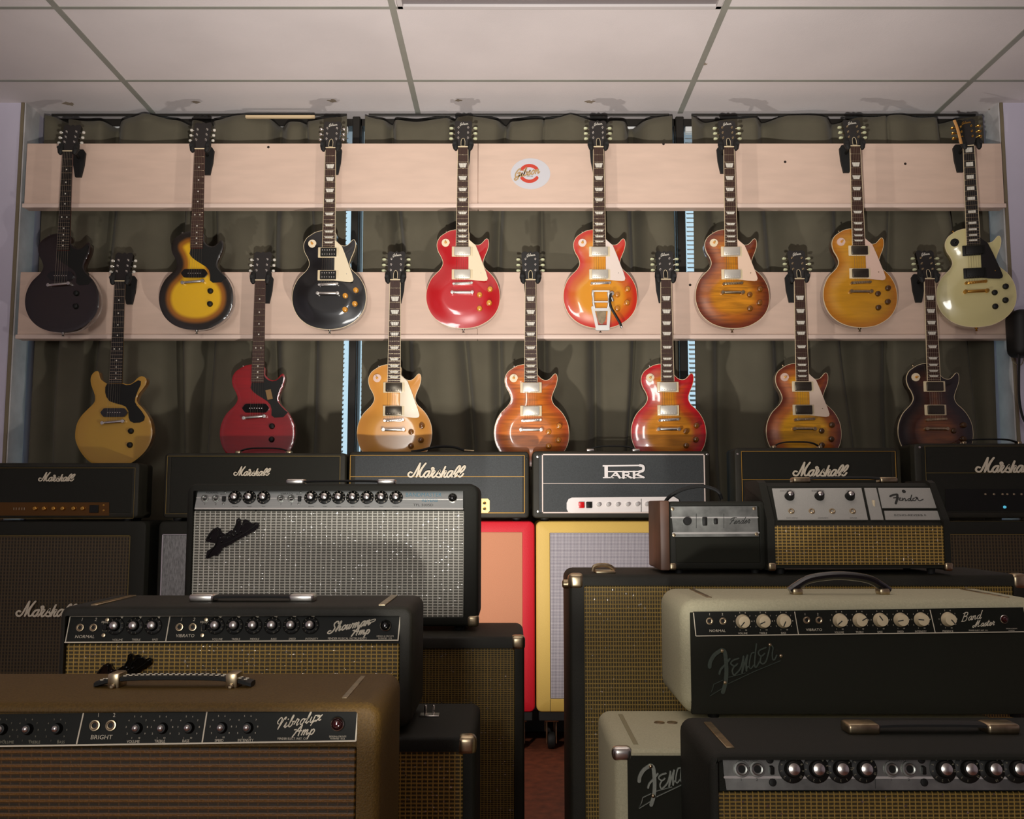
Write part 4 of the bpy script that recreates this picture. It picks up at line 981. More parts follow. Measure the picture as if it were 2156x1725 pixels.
def knob(parent, pl, px, py, kind='skirt', sc=1.0, turn=0, lift=.003, m=None, capm=CHROME):
    M = pl.mat(px, py, lift) @ Matrix.Scale(sc, 4)
    if kind == 'skirt':
        k = inst('knob', 'skirt', skirt_bm, BLKPL, parent, M @ Matrix.Rotation(R(turn), 4, 'Y')); c = inst('knob_cap', 'cap', cap_bm, capm, k, W(k)); n = inst('numerals', 'nums', numerals_bm, DIMINK if pl is not pp else INK, k, W(k))
    elif kind == 'plain':
        k = inst('knob', 'plain', plain_knob_bm, m or BLKPL, parent, M @ Matrix.Rotation(R(turn), 4, 'Y')); c = inst('knob_cap', 'cap2', cap2_bm, capm, k, W(k))
    elif kind == 'pointer':
        k = inst('knob', 'plain', plain_knob_bm, m or CREAMPL, parent, M @ Matrix.Rotation(R(turn), 4, 'Y'))
        bm = B(); box(bm, -.0009, .0009, -.0134, -.0128, 0, .0096); o = obj('pointer_line', bm, INKD, k)
    elif kind == 'barrel':
        k = inst('knob', 'barrel', barrel_bm, m or BLKPL, parent, M)
    return k
def barrel_bm():
    bm = B(); lathe(bm, [(0, 0), (.0095, 0), (.0095, .010), (.0085, .012), (0, .0122)], 20); return bm
def jack(parent, pl, px, py, m=CHROME, sc=1.0):
    M = pl.mat(px, py, .003) @ Matrix.Scale(sc, 4)
    j = inst('input_jack', 'jack', jack_bm, m, parent, M); inst('jack_hole', 'jackhole', jackhole_bm, BLKPL, j, M)
def screw(parent, pl, px, py, m=AGED, sc=1.0, lift=.003):
    inst('screw', 'sscrew', small_screw_bm, m, parent, pl.mat(px, py, lift) @ Matrix.Scale(sc, 4))
def lamp_jewel(parent, pl, px, py, m=REDJ, sc=1.0):
    M = pl.mat(px, py, .003) @ Matrix.Scale(sc, 4)
    bm = B(); lathe(bm, [(.0105, 0), (.0105, .0045), (.0092, .006), (.0082, .0045), (.0082, .001)], 20, M); b = obj('jewel_bezel', bm, CHROME, parent, I)
    bm = B(); lathe(bm, [(.0082, .001), (.0080, .0055), (.0050, .0100), (0, .0115)], 8, M); obj('pilot_jewel', bm, m, b, I)
def corner(parent, x, y, z, sx, m=AGED, s=.034, sz=1):
    """chrome protector hugging the top (or bottom) front corner at x,y,z (outer corner point), sx=+1 right, -1 left"""
    bm = B(); t = .0022
    xs = sorted((x+sx*t, x-sx*s)); zs = sorted((z+sz*t, z-sz*s))
    box(bm, xs[0], xs[1], y-t, y+s, zs[0], zs[1], s*.32, 4)
    return obj('corner_protector', bm, m, parent, I)
def cabinet(name, label, cat, Y, x0, x1, ztop, zbot, depth, m, walls, recess=.012, r=.018, group=None, bev=.006):
    """x in metres at the front plane"""
    t = thing(name, label, cat, ((x0+x1)/2, Y, zbot), 0, group)
    bm = B(); shell(bm, x0, x1, zbot, ztop, Y, depth, *walls, recess, r, bev); obj('cabinet', bm, m, t, I)
    return t
def slab(name, m, parent, x0, x1, y0, y1, z0, z1, r=.002):
    bm = B(); box(bm, x0, x1, y0, y1, z0, z1, r, 1); return obj(name, bm, m, parent, I)
def strap(parent, p0, p1, sag, m=RUBBER, endm=CHROME, wd=.026, end=.05, thick=.006, ends=True):
    """flat amp handle between two points on the lid, with metal end caps"""
    p0, p1 = Vector(p0), Vector(p1); n = 14; bm = B(); pts = []
    for i in range(n+1):
        u = i/n; q = p0.lerp(p1, u); q.z += .004+sag*(1-(2*u-1)**4); pts.append(q)
    prev = None
    for q in pts:
        ring = [bm.verts.new(q+Vector((0, dy*wd/2, dz*thick/2))) for dy, dz in ((-1, -.6), (-1, .6), (-.6, 1), (.6, 1), (1, .6), (1, -.6), (.6, -1), (-.6, -1))]
        if prev:
            for k in range(8): bm.faces.new((prev[k], prev[(k+1) % 8], ring[(k+1) % 8], ring[k]))
        else: bm.faces.new(ring[::-1])
        prev = ring
    bm.faces.new(prev); bmesh.ops.recalc_face_normals(bm, faces=bm.faces)
    h = obj('handle', bm, m, parent, I)
    if ends:
        for q, s in ((p0, 1), (p1, -1)):
            bm = B(); d = Vector((s*end, 0, 0))
            xa, xb = sorted((q.x-s*.004, q.x+d.x)); box(bm, xa, xb, q.y-wd/2-.004, q.y+wd/2+.004, q.z-.001, q.z+.015, .005, 3)
            obj('handle_end', bm, endm, h, I)
    return h
def feet(parent, x0, x1, y0, y1, z0, z1, m=RUBBER, r=.018):
    for x in (x0, x1):
        for y in (y0, y1):
            bm = B(); lathe(bm, [(0, 0), (r, 0), (r*.85, z1-z0), (0, z1-z0)], 16, Matrix.Translation((x, y, z1)) @ Matrix.Rotation(R(90), 4, 'X')); obj('foot', bm, m, parent, I)
def caster(parent, x, y, z1):
    bm = B(); rr = .032
    lathe(bm, [(0, -.014), (rr*.9, -.014), (rr, -.008), (rr, .008), (rr*.9, .014), (0, .014)], 24, Matrix.Translation((x, y+.012, rr)) @ Matrix.Rotation(R(90), 4, 'Z'))
    c = obj('caster_wheel', bm, RUBBER, parent, I)
    bm = B(); box(bm, x-.021, x-.016, y-.012, y+.03, rr-.008, z1-.008, .001, 1); box(bm, x+.016, x+.021, y-.012, y+.03, rr-.008, z1-.008, .001, 1); box(bm, x-.028, x+.028, y-.02, y+.04, z1-.01, z1+.0, .002, 1)
    obj('caster_fork', bm, AGED, c, I)

# ---- back row: speaker cabinets ------------------------------------------------
YB = 3.84; plb = Plane(YB)
ZC1 = plb.at(1300, 1098).z; ZC0 = plb.at(1300, 1500).z; CD = .345
def xb(px, y=1300): return plb.at(px, y).x
def back_cab(xl, xr, label, tm, cm, border=(.035, .035, .05, .05), r=.022, piping=None, name='speaker_cabinet'):
    t = cabinet(name, label, 'speaker cabinet', YB, xl, xr, ZC1, ZC0, CD, tm, border, .010, r)
    slab('grille_cloth', cm, t, xl+border[0], xr-border[1], YB+.004, YB+.012, ZC0+border[3], ZC1-border[2])
    if piping:
        bm = B(); frame_line(bm, xl+border[0], xr-border[1], ZC0+border[3], ZC1-border[2], YB+.004, .0045); obj('piping', bm, piping, t, I)
    bm = B(); box(bm, xl+.01, xr-.01, YB+.01, YB+CD-.01, ZC0-.035, ZC0, .002, 1); obj('base_skid', bm, RUBBER, t, I)
    for x in (xl+.06, xr-.06):
        for y in (YB+.05, YB+CD-.09): caster(t, x, y, ZC0-.034)
    return t
# heads/cabs x-limits (metres) from the tops and sides in view
tr = back_cab(xb(1127)-.735, xb(1126), 'red speaker cabinet with salmon cloth under the cable-topped black head', REDT, SALMON, (.05, .048, .042, .05))
ty = back_cab(xb(1129), xb(1129)+.72, 'yellow speaker cabinet with grey checked cloth under the white-panelled head', YELT, GREYCK, (.054, .05, .045, .05))
bm = B(); a, b_ = xb(1129), xb(1129)+.72
for x in (a+.054, b_-.05): box(bm, x-.0008, x+.0008, YB-.0006, YB+.001, ZC0, ZC0+.05)
obj('tolex_seam', bm, INKD, ty, I)
tg = back_cab(xb(327), xb(327)+.73, 'dark speaker cabinet with plain grey cloth, a sliver left of the big silver amplifier', TOLEX, GREYCLOTH, (.014, .03, .05, .05), piping=mat('lilac_piping', (176, 168, 176), .5))
tb = back_cab(-2.19, xb(300), 'black speaker cabinet with dark basket-weave cloth and white script, at left edge', TOLEX, BASKET, (.04, .06, .055, .05), piping=PIPED)
bm = B(); marshall_logo(bm, Plane(YB), 98, 1282, 128, -.004+.012); lg = obj('script_logo', bm, INK, tb, I)
td = back_cab(xb(1548), xb(1548)+.70, 'black speaker cabinet under the fifth head, behind the small reverb units', TOLEX, BASKET)
te = back_cab(xb(1925), xb(1925)+.72, 'black speaker cabinet at the right edge beneath the head with blue pilot light', TOLEX, BASKET, piping=PIPED)
# ---- back row: heads ----------------------------------------------------------
ZH0 = ZC1
def head(px0, px1, ytop, label, piping, logo=None, logow=118, logoc=None, pipe_px=None, wd=.0035, mid=None, vin=SLATE, ymm=None, zlow=None, Y=YB+.02):
    pl = Plane(Y); xl, xr = pl.at(px0, 1020).x, pl.at(px1, 1020).x; zt = pl.at((px0+px1)/2, ytop).z
    z0 = ZH0
    t = cabinet('amplifier_head', label, 'amplifier head', Y, xl, xr, zt, z0+.012, .150, TOLEX2, (.026, .026, .016, .022), .006, .016, 'amplifier heads in the back row')
    feet(t, xl+.05, xr-.05, Y+.03, Y+.125, z0, z0+.012)
    ax, bx = (pl.at(pipe_px[0], 1020).x, pl.at(pipe_px[1], 1020).x) if pipe_px else (xl+.028, xr-.028)
    za, zb_ = pl.at(px0, pipe_px[2]).z if pipe_px else zt-.018, pl.at(px0, pipe_px[3]).z if pipe_px else z0+.036
    slab('front_panel', vin, t, xl+.026, xr-.026, Y+.001, Y+.006, z0+.034, zt-.016, .001)
    bm = B(); frame_line(bm, ax, bx, zb_, za, Y+.001, wd)
    if mid: zm = pl.at(px0, mid).z; box(bm, ax+wd, bx-wd, Y-.001, Y+.001, zm-.001, zm+.001)
    obj('piping', bm, piping, t, I)
    if logo: bm = B(); marshall_logo(bm, Plane(Y+.001), logoc[0], logoc[1], logow); obj('script_logo', bm, INK, t, I)
    return t, pl, xl, xr, zt
t1, pl, *_ = head(-90, 292, 975, 'black amplifier head with gold control strip, at the left edge', PIPED, 1, 77, (120, 1004), (-70, 284, 985, 1092), .002, vin=TOLEX)
bm = B(); quad(bm, pl, [(-45,1086),(230,1086),(230,1058),(-45,1058)], .002); cp = obj('control_strip', bm, mat('dim_gold_plate', (104, 70, 30), .35, .6), t1, I)
def knob_small():
    bm = B(); lathe(bm, [(0, 0), (.0085, 0), (.0080, .010), (.0065, .0115), (0, .012)], 16); return bm
for x in (75, 94, 114, 133, 156, 175): inst('knob', 'ksmall', knob_small, GOLD, cp, pl.mat(x, 1071, .002))
bm = B()
for x in (29, 34, 40, 46, 51): text(bm, 'I', pl.mat(x, 1074, .0025), .010)
obj('strip_marks', bm, INK, cp, I)
for x, y in ((218, 1064), (218, 1075)): screw(cp, pl, x, y, GOLD, 1.2, .002)
bm = B(); box(bm, *(lambda a, b_: (a.x, b_.x, a.y-.008, a.y, b_.z, a.z))(pl.at(190, 1064), pl.at(208, 1080)), .001, 1); obj('rocker_switch', bm, BLKPL, cp, I)
t2, pl2, xl2, xr2, zt2 = head(345, 727, 954, 'black amplifier head with dull gold piping, second from left in the back row', PIPED, 1, 78, (531, 992), (350, 716, 960, 1083), .0028, vin=TOLEX)
strap(t2, (pl2.at(482, 950).x, YB+.13, zt2), (pl2.at(600, 950).x, YB+.13, zt2), .022, endm=AGED, end=.02, wd=.022)
t3, pl3, xl3, xr3, zt3 = head(733, 1114, 951, 'black amplifier head with gold piping and cream script, third from left, above red cabinet', PIPEG, 1, 122, (919, 990), (736, 1105, 958, 1081), .0030, 1004)
bm = B(); quad(bm, pl3, [(800,1080),(1027,1080),(1031,1076),(1031,1054),(1027,1050),(800,1050)], .003); cp = obj('control_strip', bm, mat('cream_gold_plate', (226, 200, 140), .45, .2), t3, I)
for y in (1060, 1072): jack(cp, pl3, 1020, y, GOLD, .8)
for x in (1102,): screw(t3, pl3, 1109, 966, BLKPL, 1.5, 0)
t4, pl4, xl4, xr4, zt4 = head(1121, 1496, 950, 'black amplifier head with white piping, white control panel and red rocker switch', PIPEW, pipe_px=(1141, 1485, 956, 1081), wd=.0052, mid=1018)
bm = B()
quad(bm, pl4, [(1203,1080),(1436,1077),(1428,1052),(1418,1046),(1204,1048),(1197,1051),(1193,1059),(1193,1072),(1196,1078)], .006); cp = obj('control_panel', bm, WHITEPL, t4, I)
for x0, m, nm in ((1218, REDROCK, 'rocker_switch'), (1234, BLKPL, 'rocker_switch')):
    a, b_ = pl4.at(x0, 1057, .006), pl4.at(x0+12, 1070, .006); bm = B(); box(bm, a.x, b_.x, a.y-.007, a.y+.002, b_.z, a.z, .0015, 2); o = obj(nm, bm, m, cp, I); o['label'] = 'red rocker switch' if m is REDROCK else 'black rocker switch'
for x in (1260, 1280, 1300, 1321, 1341, 1361, 1381, 1400): inst('knob', 'ksmall', knob_small, mat('white_chrome_knob', (230, 226, 222), .3, .5), cp, pl4.at and pl4.mat(x, 1062.5-(x-1300)*.012, .006))
bm = B(); pline(bm, pl4, [(1350,1051),(1350,1078)], 1.2, .0004, .006); obj('panel_line', bm, INKD, cp, I)
bm = B(); s = 1/pl4.ppm(1313, 993)/8.29; M = pl4.mat(1313, 993, .001); fp = lambda x, y: ((x-1515)*s, (437-y)*s)
prism(bm, [fp(*p) for p in [(1180,550),(1240,550),(1240,330),(1180,330)]], -.004, 0, M)
for st, wd in (([(1160,340),(1800,332)], 26), ([(1800,332),(1848,345),(1862,385),(1845,425),(1790,440)], 46), ([(1230,440),(1810,436)], 18), ([(1160,545),(1290,543)], 20), ([(1290,545),(1375,450)], 24), ([(1375,450),(1445,545)], 38), ([(1330,508),(1410,508)], 14),
               ([(1510,445),(1510,545)], 44), ([(1520,452),(1595,458),(1600,490),(1525,500)], 22), ([(1560,500),(1640,545)], 32), ([(1695,445),(1695,545)], 44), ([(1810,450),(1720,498)], 20), ([(1745,490),(1860,540)], 34), ([(1290,547),(1340,547)], 12), ([(1470,547),(1560,547)], 12), ([(1640,547),(1875,545)], 14)):
    stroke(bm, [fp(*p) for p in st], wd*s, -.004, 0, M=M, smooth=len(st) > 2)
obj('block_logo', bm, WHITEPL, t4, I)
for x, y in ((1132,962),(1133,1077),(1489,957)): screw(t4, pl4, x, y, CHROME, 1.6, 0)
strap(t4, (pl4.at(1240, 950).x, YB+.12, zt4), (pl4.at(1352, 950).x, YB+.12, zt4), .022, endm=CHROME, end=.03, wd=.022)
t5, pl5, xl5, xr5, zt5 = head(1548, 1892, 943, 'black amplifier head with thin gold piping, fifth from left, behind pale reverb unit', PIPEG, 1, 118, (1727, 988), (1562, 1888, 950, 1070), .0022, 1010, vin=TOLEX)
for x in (1553,): screw(t5, pl5, x, 956, CHROME, 1.4, 0)
strap(t5, (pl5.at(1640, 943).x, YB+.12, zt5), (pl5.at(1745, 943).x, YB+.12, zt5), .026, endm=AGED, end=.015, wd=.022)
t6, pl6, xl6, xr6, zt6 = head(1928, 2300, 934, 'black amplifier head with small blue pilot light, at the right edge', PIPED, 1, 128, (2116, 979), (1950, 2290, 939, 1098), .0016, 996, vin=TOLEX)
screw(t6, pl6, 1936, 942, CHROME, 1.5, 0)
bm = B(); quad(bm, pl6, [(1990,1075),(2290,1075),(2290,1030),(1990,1030)], .002); cp = obj('control_strip', bm, BLKPL, t6, I)
for x in (2074, 2092, 2110, 2120, 2134, 2150, 2170, 2200, 2230): inst('knob', 'ksmall', knob_small, AGED, cp, pl6.mat(x, 1041, .002) @ Matrix.Scale(.5, 4))
bm = B(); lathe(bm, [(0, .004), (.006, 0), (.005, .006), (0, .008)], 14, pl6.mat(2115, 1068, .002)); obj('pilot_light', bm, mat('blue_pilot', (90, 190, 220), .3, emis=.6), cp, I)
strap(t6, (pl6.at(2050, 940).x, YB+.12, zt6), (pl6.at(2175, 940).x, YB+.12, zt6), .02, endm=AGED, end=.015, wd=.022)
# cable lying on the third head
bm = B(); a = zt3+.004
tube(bm, smooth_pts([(pl3.at(862,948).x, YB+.10, a), (pl3.at(885,944).x, YB+.09, a+.006), (pl3.at(915,937).x, YB+.10, a+.020), (pl3.at(950,937).x, YB+.11, a+.020), (pl3.at(975,944).x, YB+.11, a+.006)], 5), .0052, 8)
o = obj('instrument_cable', bm, RUBBER); tag(o, 'short black cable with metal tip arched on top of the third amplifier head', 'cable')
bm = B(); tube(bm, [(pl3.at(974,944).x, YB+.11, a+.006), (pl3.at(996,946).x, YB+.112, a+.003)], .0045, 8); obj('plug_tip', bm, AGED, o)

# ---- tall cabinet + big silver amp --------------------------------------------
YT = 2.40; plt = Plane(YT); xr = plt.at(1104, 1400).x; ztt = plt.at(1080, 1341).z
tt = cabinet('speaker_cabinet', 'tall black speaker cabinet with gold cloth under the silver amplifier', 'speaker cabinet', YT, xr-.70, xr, ztt, .02, .285, TOLEX2, (.024, .024, .028, .03), .014, .020)
slab('grille_cloth', GOLDCLOTH2, tt, xr-.70+.024, xr-.024, YT+.006, YT+.014, .05, ztt-.028)
feet(tt, xr-.64, xr-.06, YT+.05, YT+.23, 0, .02)
corner(tt, xr, YT, ztt, 1); corner(tt, xr-.70, YT, ztt, -1)
YS = 2.50; pls = Plane(YS); xl, xr = pls.at(390, 1150).x, pls.at(1007, 1150).x; zt = pls.at(700, 1019).z; zb = ztt+.012
ts = cabinet('guitar_amplifier', 'large silver-faced amplifier with silver grille cloth and black tailed badge, left of centre', 'amplifier', YS, xl, xr, zt, zb, .24, TOLEX, (.016, .036, .018, .022), .020, .024, bev=.007)
pg = Plane(YS+.012)
slab('grille_cloth', SILVERCLOTH, ts, xl+.016, xr-.038, YS+.010, YS+.020, zb+.022, pg.at(700, 1076).z)
zpa = pls.at(700, 1073).z; pp = Plane(YS+.006, zpa, R(16))
bm = B(); quad(bm, pp, [(410,1073),(975,1074),(975,1031),(418,1031)], .003); cp = obj('control_panel', bm, BRUSH, ts, I)
bm = B(); pline(bm, pp, [(412,1071.5),(974,1072)], 3.2, .002, .003); pline(bm, pp, [(414,1048.5),(974,1052)], 1.6, .0008, .003); obj('bright_trim', bm, mat('polished_trim', (240, 238, 230), .25, .6), cp, I)
for x in (431, 454): jack(cp, pp, x, 1050, BRUSHD, 1.05)
for x in (591, 613): jack(cp, pp, x, 1050, BRUSHD, 1.05)
for x in (472, 631):
    a, b_ = pp.at(x-3, 1045, .003), pp.at(x+3, 1056, .003); bm = B(); box(bm, a.x, b_.x, a.y-.008, a.y+.002, b_.z, a.z, .001, 1); obj('toggle_switch', bm, BLKPL, cp, I)
    screw(cp, pp, x+2, 1037, BRUSHD); screw(cp, pp, x-2, 1061, BRUSHD)
rnd = random.Random(2)
for x in (495, 525, 555, 655, 684, 713, 743, 773, 803, 834): knob(cp, pp, x, 1048, 'skirt', 1.02, rnd.uniform(-40, 20))
bm = B(); ptext(bm, pp, 'NORMAL', 447, 1040, 4.5, .0032); ptext(bm, pp, 'VIBRATO', 603, 1042, 4.5, .0032)
ptext(bm, pp, 'BRIGHT', 470, 1042, 2.5, .0032); ptext(bm, pp, 'BRIGHT', 630, 1042, 2.5, .0032)
for i, x in ((1, 431), (2, 454), (1, 591), (2, 613)): ptext(bm, pp, str(i), x, 1064, 5, .0032)
for s, x in (('VOLUME',495),('TREBLE',525),('BASS',555),('VOLUME',655),('TREBLE',684),('MIDDLE',713),('BASS',743),('REVERB',773),('SPEED',803),('INTENSITY',834)): ptext(bm, pp, s, x, 1068, 2.2, .0032)
ptext(bm, pp, 'TFL 5005D', 891, 1066, 5.5, .0032, xs=1.2)
obj('lettering', bm, INKD, cp, I)
bm = B(); ptext(bm, pp, 'BANDMASTER', 892, 1046, 9, .0032, xs=.95); ptext(bm, pp, 'REVERB', 905, 1057, 8, .0032, xs=.9); obj('model_lettering', bm, BLUEINK, cp, I)
lamp_jewel(cp, pp, 953, 1049, BLKGLOSS, 1.1)
tail_logo(ts, pg, 490, 1133, 112, .004)
strap(ts, (pls.at(604, 1010).x-.02, YS+.11, zt), (pls.at(820, 1010).x+.0, YS+.11, zt), .006, endm=CHROME, end=.045, wd=.03)
corner(ts, xr, YS, zb, 1, AGED, .030, -1); corner(ts, xl, YS, zb, -1, AGED, .030, -1)
feet(ts, xl+.05, xr-.05, YS+.04, YS+.2, ztt, zb, r=.014)

# ---- small cabinet + black-faced head ------------------------------------------
YK = 1.83; plk = Plane(YK); xr = plk.at(1000, 1600).x; zk = plk.at(950, 1553).z
tk = cabinet('speaker_cabinet', 'short black speaker cabinet with gold cloth and chrome corner, bottom centre, left of the aisle', 'speaker cabinet', YK, xr-.72, xr, zk, .02, .31, TOLEX, (.022, .022, .026, .03), .012, .018)
slab('grille_cloth', GOLDCLOTH, tk, xr-.70, xr-.022, YK+.006, YK+.013, .05, zk-.026)
feet(tk, xr-.66, xr-.06, YK+.05, YK+.25, 0, .02); corner(tk, xr, YK, zk, 1); corner(tk, xr-.72, YK, zk, -1)
bm = B(); q = P(905, 1492, 2.02); box(bm, q.x-.02, q.x+.02, 2.00, 2.03, zk, zk+.003, .001, 1); 
for s in (-.008, .008): box(bm, q.x+s-.003, q.x+s+.003, 2.01, 2.018, zk+.002, zk+.022, .002, 1)
obj('tilt_catch', bm, CHROME, tk, I)
YH = 1.85; plh = Plane(YH); xl, xr = plh.at(122, 1380).x, plh.at(868, 1380).x; zt = plh.at(500, 1277).z; zb = zk+.012
th = cabinet('amplifier_head', 'black-faced amplifier head with white cursive lettering and gold cloth, left foreground', 'amplifier head', YH, xl, xr, zt, zb, .23, TOLEX2, (.010, .024, .018, .02), .016, .020, bev=.007)
pgh = Plane(YH+.010)
slab('grille_cloth', GOLDCLOTH, th, xl+.010, xr-.026, YH+.010, YH+.016, zb+.02, pgh.at(500, 1356).z)
zpa = plh.at(500, 1352).z; ph = Plane(YH+.003, zpa, R(14))
bm = B(); quad(bm, ph, [(136,1353),(838,1349),(845,1297),(149,1298)], .002); cp = obj('control_panel', bm, BLACKP, th, I)
bm = B(); pline(bm, ph, [(148,1299),(138,1352)], 2, .0006, .002); pline(bm, ph, [(137,1353),(836,1348.5)], 2.4, .0006, .002); pline(bm, ph, [(838,1349),(843,1297)], 2.4, .0006, .002); pline(bm, ph, [(149,1298.5),(640,1297)], 1.0, .0006, .002)
pline(bm, ph, [(358,1298),(349,1351)], 2.4, .0006, .002)
for x in (257, 296, 335, 464, 503, 542, 581, 620, 659): quad(bm, ph, [(x,1303),(x+4,1297.5),(x-4,1297.5)], .0006, .002)
obj('panel_border', bm, INK, cp, I)
for x, y in ((169,1322),(197,1322),(378,1321),(406,1321)): jack(cp, ph, x, y, AGED, .78)
for x in (223, 431):
    bm = B(); pline(bm, ph, [(x-5,1312),(x+4,1312),(x+2,1329),(x-7,1329),(x-5,1312)], 1, .0006, .002); obj('switch_outline', bm, DIMINK, cp, I)
    a, b_ = ph.at(x-4, 1313, .002), ph.at(x+3, 1328, .002); bm = B(); box(bm, a.x, b_.x, a.y-.007, a.y+.002, b_.z+.001, a.z-.001, .001, 1); obj('rocker_switch', bm, BLKPL, cp, I)
    screw(cp, ph, x+3, 1305, AGED, 1.2); screw(cp, ph, x-5, 1338, AGED, 1.2)
bm = B()
for i, x in ((1,172),(2,201),(1,381),(2,408)): ptext(bm, ph, str(i), x, 1308, 7, .0026, shear=.2)
ptext(bm, ph, 'NORMAL', 178, 1344, 6.5, .0026, shear=.15, xs=1.1); ptext(bm, ph, 'VIBRATO', 389, 1342, 6.5, .0026, shear=.15, xs=1.05)
for s, x in (('VOLUME',247),('TREBLE',286),('BASS',326),('VOLUME',457),('TREBLE',496),('MIDDLE',536),('BASS',576),('SPEED',615),('INTENSITY',656)): ptext(bm, ph, s, x, 1349.5-(x-247)*.005, 4.2, .0026, shear=.1, xs=.95)
for x in (223, 431): ptext(bm, ph, 'BRIGHT', x, 1312, 4, .0028, shear=.1)
ptext(bm, ph, 'FENDER MUSICAL INSTRUMENTS', 731, 1347, 4.6, .0026, xs=.86); ptext(bm, ph, 'DESIGN & CIRCUITS', 811, 1341.5, 3.4, .0026, xs=.85); ptext(bm, ph, 'PATENTED   S.F.S.', 811, 1346, 3.2, .0026, xs=.85)
k = 1/ph.ppm(700, 1325)
script(bm, 'Showman', ph.mat(692, 1333, .0026), 9.6*k, 2.7*k, slant=.45, depth=.0006, rise=.20)
script(bm, 'Amp', ph.mat(742, 1337.5, .0026), 8.2*k, 2.7*k, slant=.45, depth=.0006, rise=.08)
pline(bm, ph, smooth_pts([(776,1308),(790,1304),(787,1309),(770,1314),(760,1321)], 5), 1.7, .0006, .002)
obj('lettering', bm, INK, cp, I)
for x in (243, 283, 322, 454, 493, 533, 573, 613, 653): knob(cp, ph, x+1, 1315-(x-243)*.004+4, 'skirt', .95, rnd.uniform(-60, 20), .002)
lamp_jewel(cp, ph, 812, 1318, BLKGLOSS, 1.0)
tail_logo(th, pgh, 262, 1420, 118, .004)
q0 = P(408, 1262, YH+.10); q1 = P(660, 1262, YH+.10)
strap(th, (q0.x, YH+.10, zt), (q1.x, YH+.10, zt), .006, endm=CHROME, end=.045, wd=.034)
for x in (xl+.06, xr-.06):
    bm = B(); box(bm, x-.007, x+.007, YH+.01, YH+.20, zt-.0005, zt+.003, .001, 1); obj('lid_strip', bm, AGED, th, I)
feet(th, xl+.05, xr-.05, YH+.04, YH+.19, zk, zb, r=.014)

# ---- brown combo at the front left ---------------------------------------------
YV = 1.34; plv = Plane(YV); xr = plv.at(800, 1640).x; zt = plv.at(500, 1480).z
tv = cabinet('guitar_amplifier', 'brown amplifier with stitched black handle and brown cloth, front left corner of the photo', 'amplifier', YV, xr-.68, xr, zt, .02, .235, BROWN, (.035, .032, .012, .03), .012, .022, bev=.010)
pgv = Plane(YV+.006); xl = xr-.68
slab('grille_cloth', BROWNCLOTH, tv, xl+.035, xr-.034, YV+.006, YV+.012, .05, pgv.at(400, 1574).z)
zpa = plv.at(400, 1566).z; pv = Plane(YV+.002, zpa, R(12))
bm = B(); quad(bm, pv, [(-150,1574),(748,1560),(756,1495),(-150,1506)], .002); cp = obj('control_panel', bm, BLACKP, tv, I)
bm = B(); pline(bm, pv, [(-148,1574),(748,1560.5)], 3.2, .0008, .002); pline(bm, pv, [(749,1560),(754,1497)], 3.4, .0008, .002); pline(bm, pv, [(176,1503),(162,1566)], 2.8, .0008, .002); pline(bm, pv, [(436,1500),(426,1564)], 2.8, .0008, .002)
obj('panel_border', bm, INK, cp, I)
for x in (200, 234): jack(cp, pv, x, 1528, AGED, .78)
bm = B()
def dial(x, y, m_, kx=1.0):
    q = pv.mat(x, y, .0026); r_ = 22.5/pv.ppm(x, y)
    for i in range(1, 11):
        a = R(-160+(i-1)*320/9); text(m_, str(i), q @ Matrix.Translation((r_*math.sin(a), 0, r_*math.cos(a)-.0015)), 3.6/pv.ppm(x, y))
b_dim = B()
for x in (4, 58, 118): dial(x, 1537, b_dim)
for x in (288, 341, 397): dial(x, 1531, bm)
for x in (465, 520): dial(x, 1530, bm)
ptext(bm, pv, 'BRIGHT', 213, 1557, 9, .0026, shear=.1, xs=1.05)
for i, x in ((1,207),(2,240)): ptext(bm, pv, str(i), x, 1510, 8, .0026)
for s, x in (('VOLUME',280),('TREBLE',336),('BASS',391),('SPEED',461),('INTENSITY',517)): ptext(bm, pv, s, x, 1564.5-(x-280)*.012, 5.5, .0026, xs=.9)
ptext(bm, pv, 'FENDER ELECT. INST. CO.', 616, 1558, 4.4, .0026, xs=.9); ptext(bm, pv, 'DESIGN & CIRCUITS', 711, 1553, 3.4, .0026, xs=.85); ptext(bm, pv, 'PATENTED   B.G.E.', 711, 1557.5, 3.2, .0026, xs=.85)
k = 1/pv.ppm(620, 1530)
script(bm, 'Vibrolux', pv.mat(580, 1537, .0026), 11*k, 2.0*k, slant=.38, depth=.0006, rise=.20, sp=.24)
script(bm, 'Amp', pv.mat(618, 1549, .0026), 10*k, 2.4*k, slant=.45, depth=.0006, rise=.06)
pline(bm, pv, smooth_pts([(664,1507),(674,1507),(672,1514),(660,1520),(654,1528)], 5), 1.8, .0006, .002)
obj('lettering', bm, INK, cp, I)
for s, x in (('VOLUME',14),('TREBLE',72),('BASS',128)): ptext(b_dim, pv, s, x, 1566, 6, .0026, xs=.9)
obj('dim_lettering', b_dim, DIMINK, cp, I)
for x, y in ((4,1535),(58,1535),(120,1534),(288,1533),(341,1533),(397,1532),(466,1532),(521,1532)): knob(cp, pv, x+1, y+1, 'plain', .62, rnd.uniform(-60, 20), .002)
lamp_jewel(cp, pv, 711, 1525, REDJ, .88)
